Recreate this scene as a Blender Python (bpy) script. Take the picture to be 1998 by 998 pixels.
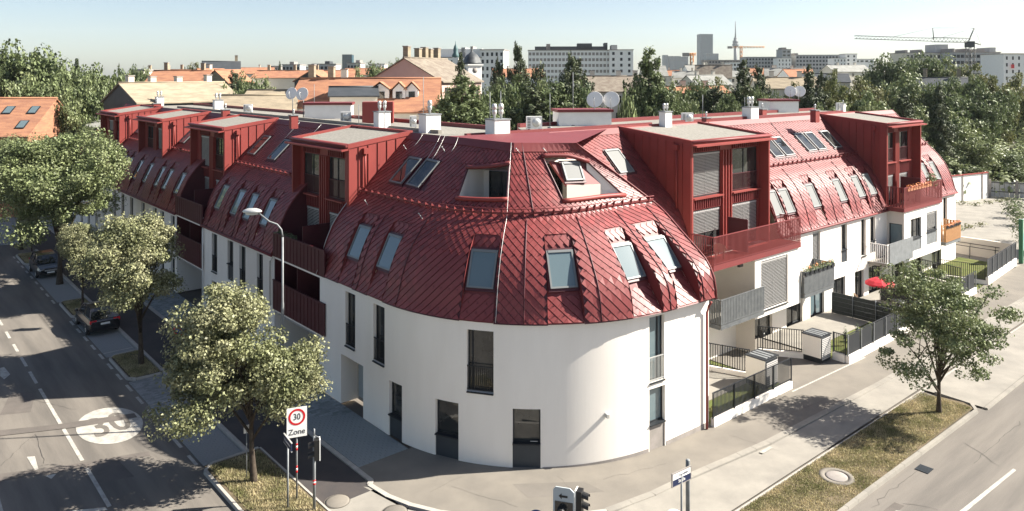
import bpy, bmesh, math, random
import numpy as np
from mathutils import Vector, Matrix
random.seed(7); rng = np.random.default_rng(11)
for o in list(bpy.data.objects): bpy.data.objects.remove(o)
SC = bpy.context.scene; COL = SC.collection
# ------------------------------------------------------------------ camera, sky, sun, exposure
cam = bpy.data.cameras.new('camera'); camo = bpy.data.objects.new('camera', cam); COL.objects.link(camo)
camo.location = (0, 0, 16); camo.rotation_euler = (math.radians(90), 0, 0)
cam.sensor_width = 36; cam.sensor_fit = 'HORIZONTAL'; cam.lens = 36 * 1480 / 1998
cam.shift_y = -349 / 1998; cam.clip_start = .5; cam.clip_end = 20000
SC.camera = camo
SC.render.resolution_x = 1024; SC.render.resolution_y = 511
SUN_EL, SUN_AZ = math.radians(38.5), math.radians(7)      # azimuth from +X towards +Y
w = bpy.data.worlds.new('World'); SC.world = w; w.use_nodes = True
nt = w.node_tree; bg = nt.nodes['Background']; sky = nt.nodes.new('ShaderNodeTexSky')
sky.sky_type = 'NISHITA'; sky.sun_disc = False; sky.sun_elevation = SUN_EL; sky.sun_rotation = math.radians(90) - SUN_AZ
sky.altitude = 100; sky.air_density = .78; sky.dust_density = 1.0; sky.ozone_density = 0.
nt.links.new(sky.outputs[0], bg.inputs[0]); bg.inputs[1].default_value = .052
sl = bpy.data.lights.new('sun', 'SUN'); so = bpy.data.objects.new('sun', sl); COL.objects.link(so)
sl.energy = 5.0; sl.angle = math.radians(.5); sl.color = (1, .94, .84)
sd = Vector((math.cos(SUN_EL)*math.cos(SUN_AZ), math.cos(SUN_EL)*math.sin(SUN_AZ), math.sin(SUN_EL)))
so.rotation_euler = sd.to_track_quat('Z', 'Y').to_euler(); so.location = (60, 10, 60)
SC.view_settings.view_transform = 'Standard'; SC.view_settings.look = 'None'
SC.view_settings.exposure = 1.6; SC.view_settings.gamma = 1; SC.view_settings.use_curve_mapping = False
SC.render.engine = 'CYCLES'
# ------------------------------------------------------------------ materials
def M(name, col, rough=.6, metal=0., col2=None, vs=1.0, var=1.0, isl=0., bump=0., bs=40., spec=.5, fine=0., trans=0., coat=0., stretch=None):
    m = bpy.data.materials.new(name); m.use_nodes = True; t = m.node_tree; N = t.nodes; L = t.links
    b = N['Principled BSDF']; b.inputs['Roughness'].default_value = rough; b.inputs['Metallic'].default_value = metal
    b.inputs['Specular IOR Level'].default_value = spec; b.inputs['Coat Weight'].default_value = coat; b.inputs['Coat Roughness'].default_value = .25
    rgb = N.new('ShaderNodeRGB'); rgb.outputs[0].default_value = (*col, 1); out = rgb.outputs[0]
    geo = N.new('ShaderNodeNewGeometry'); pos = geo.outputs['Position']
    if stretch:
        mp = N.new('ShaderNodeMapping'); mp.inputs['Scale'].default_value = stretch[:3]
        if len(stretch) > 3: mp.vector_type = 'TEXTURE'; mp.inputs['Rotation'].default_value = (0, 0, stretch[3])
        L.new(pos, mp.inputs[0]); pos = mp.outputs[0]
    if col2:
        n = N.new('ShaderNodeTexNoise'); n.inputs['Scale'].default_value = vs; n.inputs['Detail'].default_value = 5; n.inputs['Roughness'].default_value = .6
        L.new(pos, n.inputs['Vector'])
        mr = N.new('ShaderNodeMapRange'); mr.inputs[1].default_value = .36; mr.inputs[2].default_value = .64; mr.inputs[4].default_value = var
        L.new(n.outputs[0], mr.inputs[0])
        mx = N.new('ShaderNodeMix'); mx.data_type = 'RGBA'; mx.inputs[7].default_value = (*col2, 1)
        L.new(mr.outputs[0], mx.inputs[0]); L.new(out, mx.inputs[6]); out = mx.outputs[2]
    if isl or fine:
        hs = N.new('ShaderNodeHueSaturation'); L.new(out, hs.inputs['Color']); out = hs.outputs[0]
        if isl:
            mr = N.new('ShaderNodeMapRange'); mr.inputs[3].default_value = 1 - isl; mr.inputs[4].default_value = 1 + isl
            L.new(geo.outputs['Random Per Island'], mr.inputs[0]); L.new(mr.outputs[0], hs.inputs['Value'])
        else:
            n = N.new('ShaderNodeTexNoise'); n.inputs['Scale'].default_value = 28; n.inputs['Detail'].default_value = 6; n.inputs['Roughness'].default_value = .8
            L.new(geo.outputs['Position'], n.inputs['Vector'])
            mr = N.new('ShaderNodeMapRange'); mr.inputs[1].default_value = .3; mr.inputs[2].default_value = .7
            mr.inputs[3].default_value = 1 - fine; mr.inputs[4].default_value = 1 + fine
            L.new(n.outputs[0], mr.inputs[0]); L.new(mr.outputs[0], hs.inputs['Value'])
    L.new(out, b.inputs['Base Color'])
    if bump:
        n = N.new('ShaderNodeTexNoise'); n.inputs['Scale'].default_value = bs; n.inputs['Detail'].default_value = 4
        L.new(geo.outputs['Position'], n.inputs['Vector'])
        bp = N.new('ShaderNodeBump'); bp.inputs['Strength'].default_value = bump; bp.inputs['Distance'].default_value = .02
        L.new(n.outputs[0], bp.inputs['Height']); L.new(bp.outputs[0], b.inputs['Normal'])
    if trans:
        tr = N.new('ShaderNodeBsdfTranslucent'); L.new(out, tr.inputs['Color'])
        mx = N.new('ShaderNodeMixShader'); mx.inputs[0].default_value = trans
        L.new(b.outputs[0], mx.inputs[1]); L.new(tr.outputs[0], mx.inputs[2]); L.new(mx.outputs[0], N['Material Output'].inputs[0])
    return m
RED = (.185, .034, .034)
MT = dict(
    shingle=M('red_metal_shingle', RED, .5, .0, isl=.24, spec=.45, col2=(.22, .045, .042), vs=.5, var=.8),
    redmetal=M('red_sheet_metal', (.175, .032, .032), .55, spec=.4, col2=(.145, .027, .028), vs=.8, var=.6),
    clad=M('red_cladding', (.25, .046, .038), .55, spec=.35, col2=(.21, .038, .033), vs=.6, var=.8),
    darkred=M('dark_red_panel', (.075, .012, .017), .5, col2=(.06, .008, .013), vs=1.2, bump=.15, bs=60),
    plaster=M('white_render', (.86, .81, .74), .88, col2=(.80, .75, .68), vs=.8, var=.75, bump=.1, bs=90, fine=.025, spec=.2, stretch=(1.2, 1.2, .22)),
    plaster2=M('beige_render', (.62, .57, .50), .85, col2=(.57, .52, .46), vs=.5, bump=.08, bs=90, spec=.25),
    plinth=M('grey_plinth', (.30, .27, .25), .85, col2=(.24, .22, .20), vs=2, bump=.1, spec=.2),
    anth=M('anthracite', (.014, .017, .021), .55, col2=(.018, .021, .025), vs=2, spec=.35),
    panel=M('anthracite_panel', (.035, .043, .052), .55, col2=(.028, .035, .044), vs=1.5),
    pane=M('window_pane', (.010, .014, .017), .03, spec=.9, col2=(.055, .055, .05), vs=.9),
    pale=M('sky_tint_pane', (.12, .165, .18), .06, spec=.9), frame=M('window_frame_grey', (.17, .18, .18), .5),  # pale: base colour lightened to stand in for reflected sky
    screen=M('grey_screen', (.125, .13, .127), .6),
    alu=M('aluminium', (.55, .55, .53), .4, .4),
    galv=M('galvanised_steel', (.22, .23, .235), .55, .1, col2=(.17, .18, .185), vs=3),
    zinc=M('grey_zinc_slat', (.085, .092, .097), .55, col2=(.12, .127, .13), vs=3, isl=.0),
    white=M('white_paint', (.78, .77, .74), .6, col2=(.70, .69, .66), vs=2, var=.6),
    blind=M('blind_slat', (.38, .37, .36), .5),
    gravel=M('roof_gravel', (.27, .255, .225), .95, col2=(.19, .18, .16), vs=7, bump=.6, bs=25, fine=.15, spec=.1),
    asph=M('asphalt_road', (.172, .154, .133), .92, col2=(.125, .113, .10), vs=.5, bump=.3, bs=60, fine=.16, spec=.2),
    asphL=M('worn_asphalt', (.180, .161, .139), .92, col2=(.118, .107, .095), vs=1.0, bump=.3, bs=60, fine=.16, spec=.2, stretch=(9, .9, 1, math.radians(130.9))),
    asphR=M('worn_pale_asphalt', (.180, .163, .143), .92, col2=(.128, .117, .105), vs=1.0, bump=.3, bs=60, fine=.16, spec=.2, stretch=(9, .9, 1, math.radians(40.5))),
    asphdark=M('dark_asphalt', (.05, .05, .052), .9, col2=(.065, .062, .06), vs=.8, bump=.3, bs=60, fine=.15, spec=.25),
    asphlight=M('pale_asphalt', (.205, .185, .157), .92, col2=(.165, .15, .13), vs=.55, bump=.25, bs=60, fine=.10, spec=.2),
    concrete=M('pale_concrete', (.285, .265, .23), .9, col2=(.225, .21, .185), vs=.7, bump=.2, bs=50, fine=.08, spec=.2),
    kerbst=M('kerb_stone', (.40, .37, .33), .85, isl=.08, col2=(.33, .31, .28), vs=2.5, bump=.2, bs=40, spec=.2),
    paver=M('paver', (.23, .25, .25), .85, isl=.28, bump=.25, bs=50, spec=.25),
    paverp=M('parking_paver', (.235, .24, .235), .88, isl=.22, bump=.25, bs=50, spec=.25),
    marking=M('road_marking', (.44, .42, .375), .75, col2=(.27, .25, .22), vs=4, var=.8, fine=.12),
    soil=M('dry_soil', (.16, .125, .085), .95, col2=(.10, .085, .05), vs=1.5, bump=.5, bs=20, spec=.1),
    ground=M('city_ground', (.16, .15, .12), .95, col2=(.09, .10, .06), vs=.02, spec=.1),
    lawn=M('lawn', (.085, .11, .03), .9, col2=(.13, .13, .05), vs=1.2, bump=.5, bs=40, spec=.1),
    blade=M('grass_blade', (.19, .19, .08), .7, isl=.5, col2=(.52, .44, .27), vs=.9, trans=.25, spec=.2),
    leafA=M('maple_leaf', (.185, .20, .095), .5, isl=.5, col2=(.26, .255, .145), vs=.5, trans=.18, spec=.3),
    leafB=M('ash_leaf', (.15, .185, .08), .5, isl=.45, col2=(.20, .225, .105), vs=.4, trans=.18, spec=.3),
    leafC=M('dark_leaf', (.10, .13, .055), .55, isl=.45, col2=(.14, .17, .075), vs=.3, trans=.22, spec=.3),
    leafY=M('olive_leaf', (.16, .15, .06), .55, isl=.35, col2=(.12, .14, .05), vs=.2, trans=.25, spec=.3),
    needle=M('needle', (.06, .082, .040), .6, isl=.45, col2=(.105, .12, .062), vs=.5, trans=.1, spec=.3),
    bark=M('bark', (.085, .068, .052), .9, col2=(.05, .04, .032), vs=6, bump=.5, bs=18, spec=.1),
    tile=M('orange_tile', (.38, .19, .11), .85, col2=(.27, .13, .085), vs=1.2, bump=.5, bs=6, spec=.15, fine=.12, stretch=(.5, .5, 3.2)),
    tileb=M('beige_tile', (.32, .265, .19), .85, col2=(.22, .185, .135), vs=1.4, bump=.4, bs=6, spec=.15, fine=.15, stretch=(.5, .5, 3.2)),
    tileg=M('brown_tile', (.155, .125, .10), .85, col2=(.23, .20, .16), vs=1.2, bump=.4, bs=6, spec=.2, fine=.2),
    roofgrey=M('grey_roof', (.27, .27, .25), .8, col2=(.20, .20, .185), vs=.5, spec=.25),
    slate=M('slate', (.035, .04, .045), .6, col2=(.05, .055, .06), vs=1),
    copper=M('copper_green', (.06, .125, .13), .6, col2=(.045, .10, .105), vs=2),
    cream=M('cream_wall', (.66, .61, .52), .88, col2=(.58, .53, .45), vs=.3, spec=.2),
    pink=M('pink_wall', (.55, .39, .34), .88, col2=(.47, .33, .29), vs=.25, spec=.2),
    greywall=M('grey_wall', (.42, .42, .41), .88, col2=(.37, .37, .36), vs=.2, spec=.2),
    brick=M('orange_brick', (.40, .16, .09), .85, col2=(.33, .13, .075), vs=3, spec=.2),
    glassb=M('tower_glass', (.010, .042, .06), .5, spec=.2, col2=(.018, .055, .075), vs=.08),
    steel=M('crane_steel', (.12, .12, .11), .6), orange=M('crane_orange', (.55, .22, .05), .6),
    rubber=M('rubber', (.02, .02, .02), .8), carblack=M('black_paint', (.008, .008, .010), .15, spec=.7, coat=.6),
    carwhite=M('white_car_paint', (.6, .6, .6), .2, coat=.6),
    carglass=M('car_glass', (.012, .015, .017), .03, spec=.9), redlamp=M('red_lamp', (.55, .015, .02), .2, spec=.6),
    clearlamp=M('clear_lamp', (.6, .6, .6), .1), signwhite=M('sign_white', (.80, .79, .75), .45), signred=M('sign_red', (.55, .01, .015), .45),
    signblack=M('sign_black', (.012, .012, .012), .5), signblue=M('sign_blue', (.02, .055, .20), .45), signnavy=M('sign_navy', (.012, .02, .06), .4),
    signgrey=M('sign_grey', (.42, .46, .47), .5), parasol=M('parasol_red', (.62, .035, .055), .8, trans=.25), wicker=M('wicker', (.24, .17, .11), .8),
    slatwood=M('wood_slat', (.42, .22, .09), .7, col2=(.32, .16, .065), vs=8), screenm=M('fence_screen', (.055, .06, .055), .8, col2=(.035, .04, .038), vs=6, bump=.3),
    flower=M('flowers', (.55, .10, .06), .7, isl=.5, col2=(.7, .35, .10), vs=12), terracotta=M('terracotta', (.35, .14, .07), .8),
    lampglass=M('lamp_glass', (.62, .60, .54), .2), yellow=M('yellow_sheet', (.55, .38, .05), .6), green=M('green_paint', (.02, .12, .06), .5),
    poster=M('billboard_print', (.55, .52, .42), .6, col2=(.15, .40, .48), vs=.9), interior=M('interior_dark', (.03, .028, .026), .8),
)
# ------------------------------------------------------------------ mesh builder and object helpers
WL = {}                                     # world location of every object made here
def wloc(o): return WL[o.name] if o else np.zeros(3)
def tag(o, label=None, cat=None, group=None, kind=None):
    for k, v in (('label', label), ('category', cat), ('group', group), ('kind', kind)):
        if v: o[k] = v
    return o
def empty(name, loc, label=None, cat=None, group=None, kind=None, parent=None, rz=0.):
    o = bpy.data.objects.new(name, None); COL.objects.link(o); o.empty_display_size = .2
    loc = np.array(loc, float); WL[o.name] = loc; o.location = loc - wloc(parent)
    if parent: o.parent = parent
    o.rotation_euler = (0, 0, rz)
    return tag(o, label, cat, group, kind)
def put(name, me, loc, parent=None, rz=0., label=None, cat=None, group=None, kind=None, scale=None):
    """an object on shared mesh data, at a world location (parents carry no rotation)"""
    o = bpy.data.objects.new(name, me); COL.objects.link(o); loc = np.array(loc, float); WL[o.name] = loc
    o.location = loc - wloc(parent); o.rotation_euler = (0, 0, rz)
    if scale is not None: o.scale = scale
    if parent: o.parent = parent
    return tag(o, label, cat, group, kind)
def child(name, me, parent, loc=(0, 0, 0), rot=(0, 0, 0), label=None):
    """a part in its parent's local frame"""
    o = bpy.data.objects.new(name, me); COL.objects.link(o); o.parent = parent; o.location = loc; o.rotation_euler = rot
    WL[o.name] = np.zeros(3)
    return tag(o, label)
def V3(p): return np.array([p[0], p[1], p[2] if len(p) > 2 else 0.], float)
class MB:
    def __init__(s): s.v = []; s.f = []; s.sm = []
    def poly(s, pts, smooth=False):
        i = len(s.v); s.v += [tuple(map(float, p)) for p in pts]; s.f.append(tuple(range(i, i + len(pts)))); s.sm.append(smooth)
    def hexa(s, q):                          # 8 corners: bottom 4, top 4
        i = len(s.v); s.v += [tuple(map(float, p)) for p in q]
        for f in ((0,3,2,1),(4,5,6,7),(0,1,5,4),(1,2,6,5),(2,3,7,6),(3,0,4,7)): s.f.append(tuple(i + k for k in f)); s.sm.append(False)
    def fbox(s, F, t0, t1, d0, d1, z0, z1):  # box in a wing frame
        s.hexa([F(t0,d0,z0),F(t1,d0,z0),F(t1,d1,z0),F(t0,d1,z0),F(t0,d0,z1),F(t1,d0,z1),F(t1,d1,z1),F(t0,d1,z1)])
    def obox(s, c, ex, ey, ez, hx, hy, hz):
        c, ex, ey, ez = map(np.asarray, (c, ex, ey, ez))
        s.hexa([c + a*hx*ex + b*hy*ey + e*hz*ez for e in (-1, 1) for a, b in ((-1,-1),(1,-1),(1,1),(-1,1))])
    def box(s, x0, x1, y0, y1, z0, z1): s.fbox(lambda a, b, c: (a, b, c), x0, x1, y0, y1, z0, z1)
    def prism(s, pts, off):                  # polygon swept by a vector
        pts = [V3(p) for p in pts]; off = np.asarray(off, float); q = [p + off for p in pts]; n = len(pts)
        s.poly(pts[::-1]); s.poly(q)
        for i in range(n): j = (i + 1) % n; s.poly([pts[i], pts[j], q[j], q[i]])
    def tube(s, pts, r, n=6, r2=None, smooth=True, cap=True):
        pts = [V3(p) for p in pts]; m = len(pts); base = len(s.v); up = np.array([0, 0, 1.])
        for k, p in enumerate(pts):
            d = pts[min(k+1, m-1)] - pts[max(k-1, 0)]; d = d / (np.linalg.norm(d) + 1e-9)
            a = np.cross(d, up if abs(d[2]) < .95 else np.array([1., 0, 0])); a /= np.linalg.norm(a); b = np.cross(d, a)
            rr = r if r2 is None else r + (r2 - r) * k / (m - 1)
            for i in range(n):
                th = 2 * math.pi * i / n; s.v.append(tuple(p + rr * (math.cos(th) * a + math.sin(th) * b)))
        for k in range(m - 1):
            for i in range(n):
                j = (i + 1) % n; s.f.append((base+k*n+i, base+k*n+j, base+(k+1)*n+j, base+(k+1)*n+i)); s.sm.append(smooth)
        if cap:
            s.f.append(tuple(base + i for i in range(n))[::-1]); s.sm.append(False)
            s.f.append(tuple(base + (m-1)*n + i for i in range(n))); s.sm.append(False)
    def lathe(s, c, prof, n=16, ax=None):    # prof: (radius, height); ax: optional axis frame (a,b,axis)
        c = V3(c); a, b, u = ax if ax else (np.array([1.,0,0]), np.array([0,1.,0]), np.array([0,0,1.])); base = len(s.v); m = len(prof)
        for r, z in prof:
            for i in range(n):
                th = 2*math.pi*i/n; s.v.append(tuple(c + r*math.cos(th)*a + r*math.sin(th)*b + z*u))
        for k in range(m - 1):
            for i in range(n):
                j = (i+1) % n; s.f.append((base+k*n+i, base+k*n+j, base+(k+1)*n+j, base+(k+1)*n+i)); s.sm.append(True)
        for k, rev in ((0, True), (m-1, False)):
            if prof[k][0] > 1e-6:
                f = tuple(base + k*n + i for i in range(n)); s.f.append(f[::-1] if rev else f); s.sm.append(False)
    def mesh(s, name, mat, local=None):
        v = np.array(s.v, float).reshape(-1, 3)
        c = np.array([(v[:,0].min()+v[:,0].max())/2, (v[:,1].min()+v[:,1].max())/2, v[:,2].min()]) if local is None else np.array(local, float)
        me = bpy.data.meshes.new(name); me.from_pydata((v - c).tolist(), [], s.f)
        for m in (mat if isinstance(mat, (list, tuple)) else [mat]): me.materials.append(MT[m] if isinstance(m, str) else m)
        if any(s.sm): me.polygons.foreach_set('use_smooth', s.sm)
        me.update(); return me, c
    def build(s, name, mat, parent=None, **kw):
        me, c = s.mesh(name, mat); return put(name, me, c, parent, **kw)
def barmesh(name, mat, hx, hy, h, ang=0., r=None):
    """bar standing on its origin, turned by ang, shared by many objects"""
    m = MB(); ca, sa = math.cos(ang), math.sin(ang)
    if r: m.lathe((0,0,0), [(r,0),(r,h)], 6)
    else: m.obox((0,0,h/2), (ca,sa,0), (-sa,ca,0), (0,0,1), hx, hy, h/2)
    return m.mesh(name, mat, (0,0,0))[0]
def text_mesh(name, body, size, mat, sx=1.0, bold=0.):
    cu = bpy.data.curves.new(name, 'FONT'); cu.body = body; cu.size = size; cu.align_x = 'CENTER'; cu.align_y = 'CENTER'; cu.extrude = .002; cu.resolution_u = 3; cu.offset = bold
    o = bpy.data.objects.new(name, cu); COL.objects.link(o); dg = bpy.context.evaluated_depsgraph_get()
    me = bpy.data.meshes.new_from_object(o.evaluated_get(dg)); me.name = name
    COL.objects.unlink(o); bpy.data.objects.remove(o); bpy.data.curves.remove(cu)
    me.transform(Matrix.Diagonal((sx, 1, 1, 1))); me.materials.clear(); me.materials.append(MT[mat]); return me
def put_text(name, me, parent, pos, right, up):
    """lay a text mesh with its own x along right and y along up, at world pos"""
    r = Vector(right).normalized(); u = Vector(up).normalized(); n = r.cross(u)
    o = bpy.data.objects.new(name, me); COL.objects.link(o); m = Matrix((r, u, n)).transposed().to_4x4()
    o.rotation_euler = m.to_euler(); o.location = np.array(pos, float) - wloc(parent); WL[o.name] = np.array(pos, float)
    if parent: o.parent = parent
    return o
def leafmesh(name, P, Nn, size, mat, asp=.7, hang=None):
    """many loose leaf-sized quads: positions P, normals Nn, sizes"""
    n = len(P); Nn = Nn / (np.linalg.norm(Nn, axis=1, keepdims=True) + 1e-9)
    R = rng.normal(size=(n, 3)) if hang is None else hang + rng.normal(size=(n, 3)) * .25
    A = np.cross(Nn, R); A /= np.linalg.norm(A, axis=1, keepdims=True) + 1e-9; B = np.cross(Nn, A)
    s = np.asarray(size).reshape(-1, 1) * np.ones((n, 1))
    v = np.stack([P - B*s, P + A*s*asp + B*s*.1, P + B*s, P - A*s*asp + B*s*.1], 1).reshape(-1, 3)
    me = bpy.data.meshes.new(name); me.vertices.add(4*n); me.vertices.foreach_set('co', v.ravel())
    me.loops.add(4*n); me.loops.foreach_set('vertex_index', np.arange(4*n)); me.polygons.add(n)
    me.polygons.foreach_set('loop_start', np.arange(n)*4); me.polygons.foreach_set('loop_total', np.full(n, 4))
    me.materials.append(MT[mat]); me.update(calc_edges=True); return me
# ------------------------------------------------------------------ geometry frames
# photograph pixel (1998 wide) -> world; camera at (0,0,16) looking +Y, focal 1480 px, horizon at row 150
FPX, HZN, CAMH = 1480.0, 150.0, 16.0
def Gp(x, y, z=0.0):
    s = (CAMH - z) / (y - HZN)
    return np.array([(x - 999) * s, FPX * s, z])
def at(x, y, Y):
    return np.array([(x - 999) * Y / FPX, Y, CAMH - (y - HZN) * Y / FPX])
def U2(a):
    a = math.radians(a); return np.array([math.cos(a), math.sin(a)])
P0 = np.array([-9.921, 38.947]); uL = U2(130.9); nL = np.array([uL[1], -uL[0]])
C1 = np.array([8.996, 34.671]); uR = U2(40.5); nR = np.array([-uR[1], uR[0]])
u37 = U2(37.0); n37 = np.array([-u37[1], u37[0]])
ARC_C = np.array([1.0896, 39.982]); ARC_R = 9.0
S_T1 = 6.43; S_T2 = S_T1 + ARC_R * math.radians(86.1); S_END = S_T2 + 3.12
def LW(t, d, z=0.0):
    p = P0 + uL * t + nL * d; return np.array([p[0], p[1], z])
def RW(t, d, z=0.0):
    p = C1 + uR * t + nR * d; return np.array([p[0], p[1], z])
def drum(s):
    """wall curve of the rounded corner: point, outward normal, tangent (2d)"""
    if s <= S_T1:
        p = P0 - uL * s; n = -nL
    elif s <= S_T2:
        th = math.radians(-139.1) + (s - S_T1) / ARC_R
        n = np.array([math.cos(th), math.sin(th)]); p = ARC_C + n * ARC_R
    else:
        n = -n37; p = C1 - u37 * (S_END - s)
    return p, n, np.array([-n[1], n[0]])
PROF = np.array([(-.10, 5.86), (.06, 6.2), (.17, 6.6), (.29, 7.06), (.51, 7.64), (.83, 8.31), (1.3, 8.93), (1.7, 9.36), (2.14, 9.74)])
PROFR = np.array([(-.42, 5.95), (-.40, 6.2), (-.36, 6.6), (-.25, 7.06), (.12, 7.6), (.85, 8.15), (1.7, 8.75), (2.45, 9.32), (3.2, 9.78)])
TOP_D, TOP_Z = 5.38, 12.86
def cum(P): return np.concatenate([[0], np.cumsum(np.hypot(*np.diff(P, axis=0).T))])
CUML = cum(PROF); BL = float(CUML[-1])
def pl_eval(P, C, b):
    b = min(max(b, 0), C[-1] - 1e-6); i = int(np.searchsorted(C, b, 'right')) - 1
    i = min(max(i, 0), len(P) - 2)
    k = (b - C[i]) / (C[i+1] - C[i]); p = P[i] * (1-k) + P[i+1] * k
    def tg(j):
        j = min(max(j, 0), len(P) - 2); q = P[j+1] - P[j]; return q / np.hypot(*q)
    t0 = tg(i); t = (tg(i-1) + t0) * .5 * (1-k) + (t0 + tg(i+1)) * .5 * k
    return p, t / np.hypot(*t)
BU = math.hypot(TOP_D - PROF[-1][0], TOP_Z - PROF[-1][1])
def wing_prof(b):
    if b <= BL:
        p, t = pl_eval(PROF, CUML, b)
    else:
        q = np.array([TOP_D, TOP_Z]) - PROF[-1]; t = q / np.hypot(*q); p = PROF[-1] + t * (b - BL)
    return p, t
WING_OFF = 4.85
def S_left(a, b):
    p, t = wing_prof(b); P = LW(a, p[0], p[1])
    N = np.array([-nL[0]*t[1], -nL[1]*t[1], t[0]]); return P, N
def S_right(a, b):
    p, t = wing_prof(b); P = RW(a, p[0] + WING_OFF, p[1])
    N = np.array([-nR[0]*t[1], -nR[1]*t[1], t[0]]); return P, N
# drum roof: top curve by s
TOPC = [(-1., (-6.35, 43.0, 12.86)), (0., (-5.85, 42.48, 12.86)), (12.4, (.0, 35.72, 12.86)), (S_END, (3.05, 35.95, 12.84)), (S_END+1, (3.3, 36., 12.84))]
def topc(s):
    for (s0, p0), (s1, p1) in zip(TOPC, TOPC[1:]):
        if s <= s1: 
            k = (s - s0) / (s1 - s0); return np.array(p0) * (1-k) + np.array(p1) * k
    return np.array(TOPC[-1][1])
def drum_raw(s, b):
    p, n, tg = drum(min(max(s, -.5), S_END)); w = min(max((s - 11) / (S_END - 12), 0), 1); w = w*w*(3-2*w)
    if b <= BL:
        q = pl_eval(PROF, CUML, b)[0] * (1-w) + pl_eval(PROFR, cum(PROFR), b / BL * cum(PROFR)[-1])[0] * w
        return np.array([p[0] - n[0]*q[0], p[1] - n[1]*q[0], q[1]])
    q = PROF[-1] * (1-w) + PROFR[-1] * w
    K = np.array([p[0] - n[0]*q[0], p[1] - n[1]*q[0], q[1]]); T = topc(s); L = np.linalg.norm(T - K)
    return K + (T - K) * (b - BL) / L
def drum_len(s):
    p, n, tg = drum(min(max(s, -.5), S_END)); K = drum_raw(s, BL)
    return BL + float(np.linalg.norm(topc(s) - K))
def S_drum(s, b):
    e = .04; P = drum_raw(s, b)
    du = drum_raw(s + e, b) - drum_raw(s - e, b); bb = max(b, e)
    dv = drum_raw(s, bb + e) - drum_raw(s, bb - e)
    N = np.cross(du, dv); return P, N / np.linalg.norm(N)
# ------------------------------------------------------------------ ground, roads, pavements
def flat(name, pts, z, mat, parent=None, kind='structure', **kw):
    m = MB(); m.poly([(p[0], p[1], z) for p in pts]); return m.build(name, mat, parent, kind=kind, **kw)
def lq(t0, t1, d0, d1): return [LW(t0, d0), LW(t1, d0), LW(t1, d1), LW(t0, d1)]
def rq(t0, t1, d0, d1): return [RW(t0, d0), RW(t1, d0), RW(t1, d1), RW(t0, d1)]
flat('ground', [(-6000, -400), (6000, -400), (6000, 9000), (-6000, 9000)], -.20, 'ground')
flat('road', [(-110, -30), (75, -30), (75, 78), (-110, 110)], -.116, 'asph')
flat('road', lq(-13, 70, -19, -7.1), -.109, 'asphL'); flat('road', rq(-14, 60, -22, -7.2), -.108, 'asphR')
tag(flat('side_street', [Gp(-300, 380), Gp(120, 400), Gp(110, 470), Gp(0, 478), Gp(-300, 470)], -.07, 'paverp'), kind='structure')
kerbn = {}
def kerb(name, pts, w, ztop, h, seg, mat='kerbst', gap=.012):
    pts = [np.array(p[:2], float) for p in pts]; root = empty(name, (*pts[0], ztop-h), kind='structure')
    key = (w, h, seg, mat)
    if key not in kerbn:
        m = MB(); b = .02; m.hexa([(-seg/2,-w/2,0),(seg/2,-w/2,0),(seg/2,w/2,0),(-seg/2,w/2,0),(-seg/2,-w/2+b,h),(seg/2,-w/2+b,h),(seg/2,w/2-b,h),(-seg/2,w/2-b,h)]); kerbn[key] = m.mesh('kerb_stone', mat, (0,0,0))[0]
    for p, q in zip(pts, pts[1:]):
        L = np.hypot(*(q-p)); n = max(1, round(L/seg)); e = (q-p)/L; rz = math.atan2(e[1], e[0])
        for k in range(n): put('kerb_stone', kerbn[key], (*(p + e*(k+.5)*L/n), ztop - h + random.uniform(-.004, .004)), root, rz, scale=((L/n - gap)/seg, 1, 1))
    return root
def paving(name, F, t0, t1, d0, d1, z, bl, bw, mat, base, gap=.012, thick=.03, hole=None):
    """stones laid in running bond: the 300 nearest as parts, the rest joined"""
    bs = flat(name, [F(t0, d0), F(t1, d0), F(t1, d1), F(t0, d1)], z - thick, base)
    L = []; r = 0
    for t in np.arange(t0, t1 - bl*.4, bl):
        off = (r % 2)*bw/2; r += 1
        for d in np.arange(d0 - off, d1, bw):
            a, b = max(d, d0), min(d + bw, d1)
            if b - a > .04: L.append((t, min(t+bl, t1), a, b))
    L.sort(key=lambda q: np.hypot(*F((q[0]+q[1])/2, q[2])[:2])); rest = MB()
    def br(m, q):
        t_, tt, a, b = q; g = gap/2; e = random.uniform(-.004, .004); F2 = lambda x, y, zz: F(x, y, zz)
        T = [F(t_+g, a+g, z+e), F(tt-g, a+g, z+e), F(tt-g, b-g, z+e), F(t_+g, b-g, z+e)]; Bm = [p - np.array([0,0,thick]) for p in T]
        m.poly(T)
        for i in range(4): j = (i+1) % 4; m.poly([Bm[i], Bm[j], T[j], T[i]])
    for q in L[:300]:
        m = MB(); br(m, q); m.build('paving_stone', mat, bs)
    for q in L[300:]: br(rest, q)
    if rest.f: tag(rest.build('paving_field', mat, bs), kind='stuff')
    return bs
# left street, from the wall outwards
paving('pavement', LW, -8.35, 24., -2.42, -.02, .015, .17, .26, 'paver', 'asphdark')
flat('pavement', lq(24., 60, -2.42, -.02), .012, 'paver')
pathm = M('brown_asphalt', (.072, .062, .058), .9, col2=(.055, .05, .05), vs=.9, bump=.3, bs=60, fine=.14, spec=.25)
flat('cycle_path', lq(-10.2, 60, -5.2, -2.68), -.004, pathm)
kerb('kerb', [LW(60, -2.55), LW(-9.6, -2.55)], .24, .03, .16, 1.0)
kerb('kerb', [LW(46, -5.32), LW(-4.1, -5.32)], .2, .02, .14, 1.0)
for t0, t1 in ((-3.9, 7.4), (12.1, 21.2), (26., 40.)):
    if t0 < 20: paving('parking_bay', LW, t0, t1, -7.12, -5.44, -.075, .16, .24, 'paverp', 'asphdark')
    else: flat('parking_bay', lq(t0, t1, -7.12, -5.44), -.075, 'paverp')
ISL = []
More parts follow.
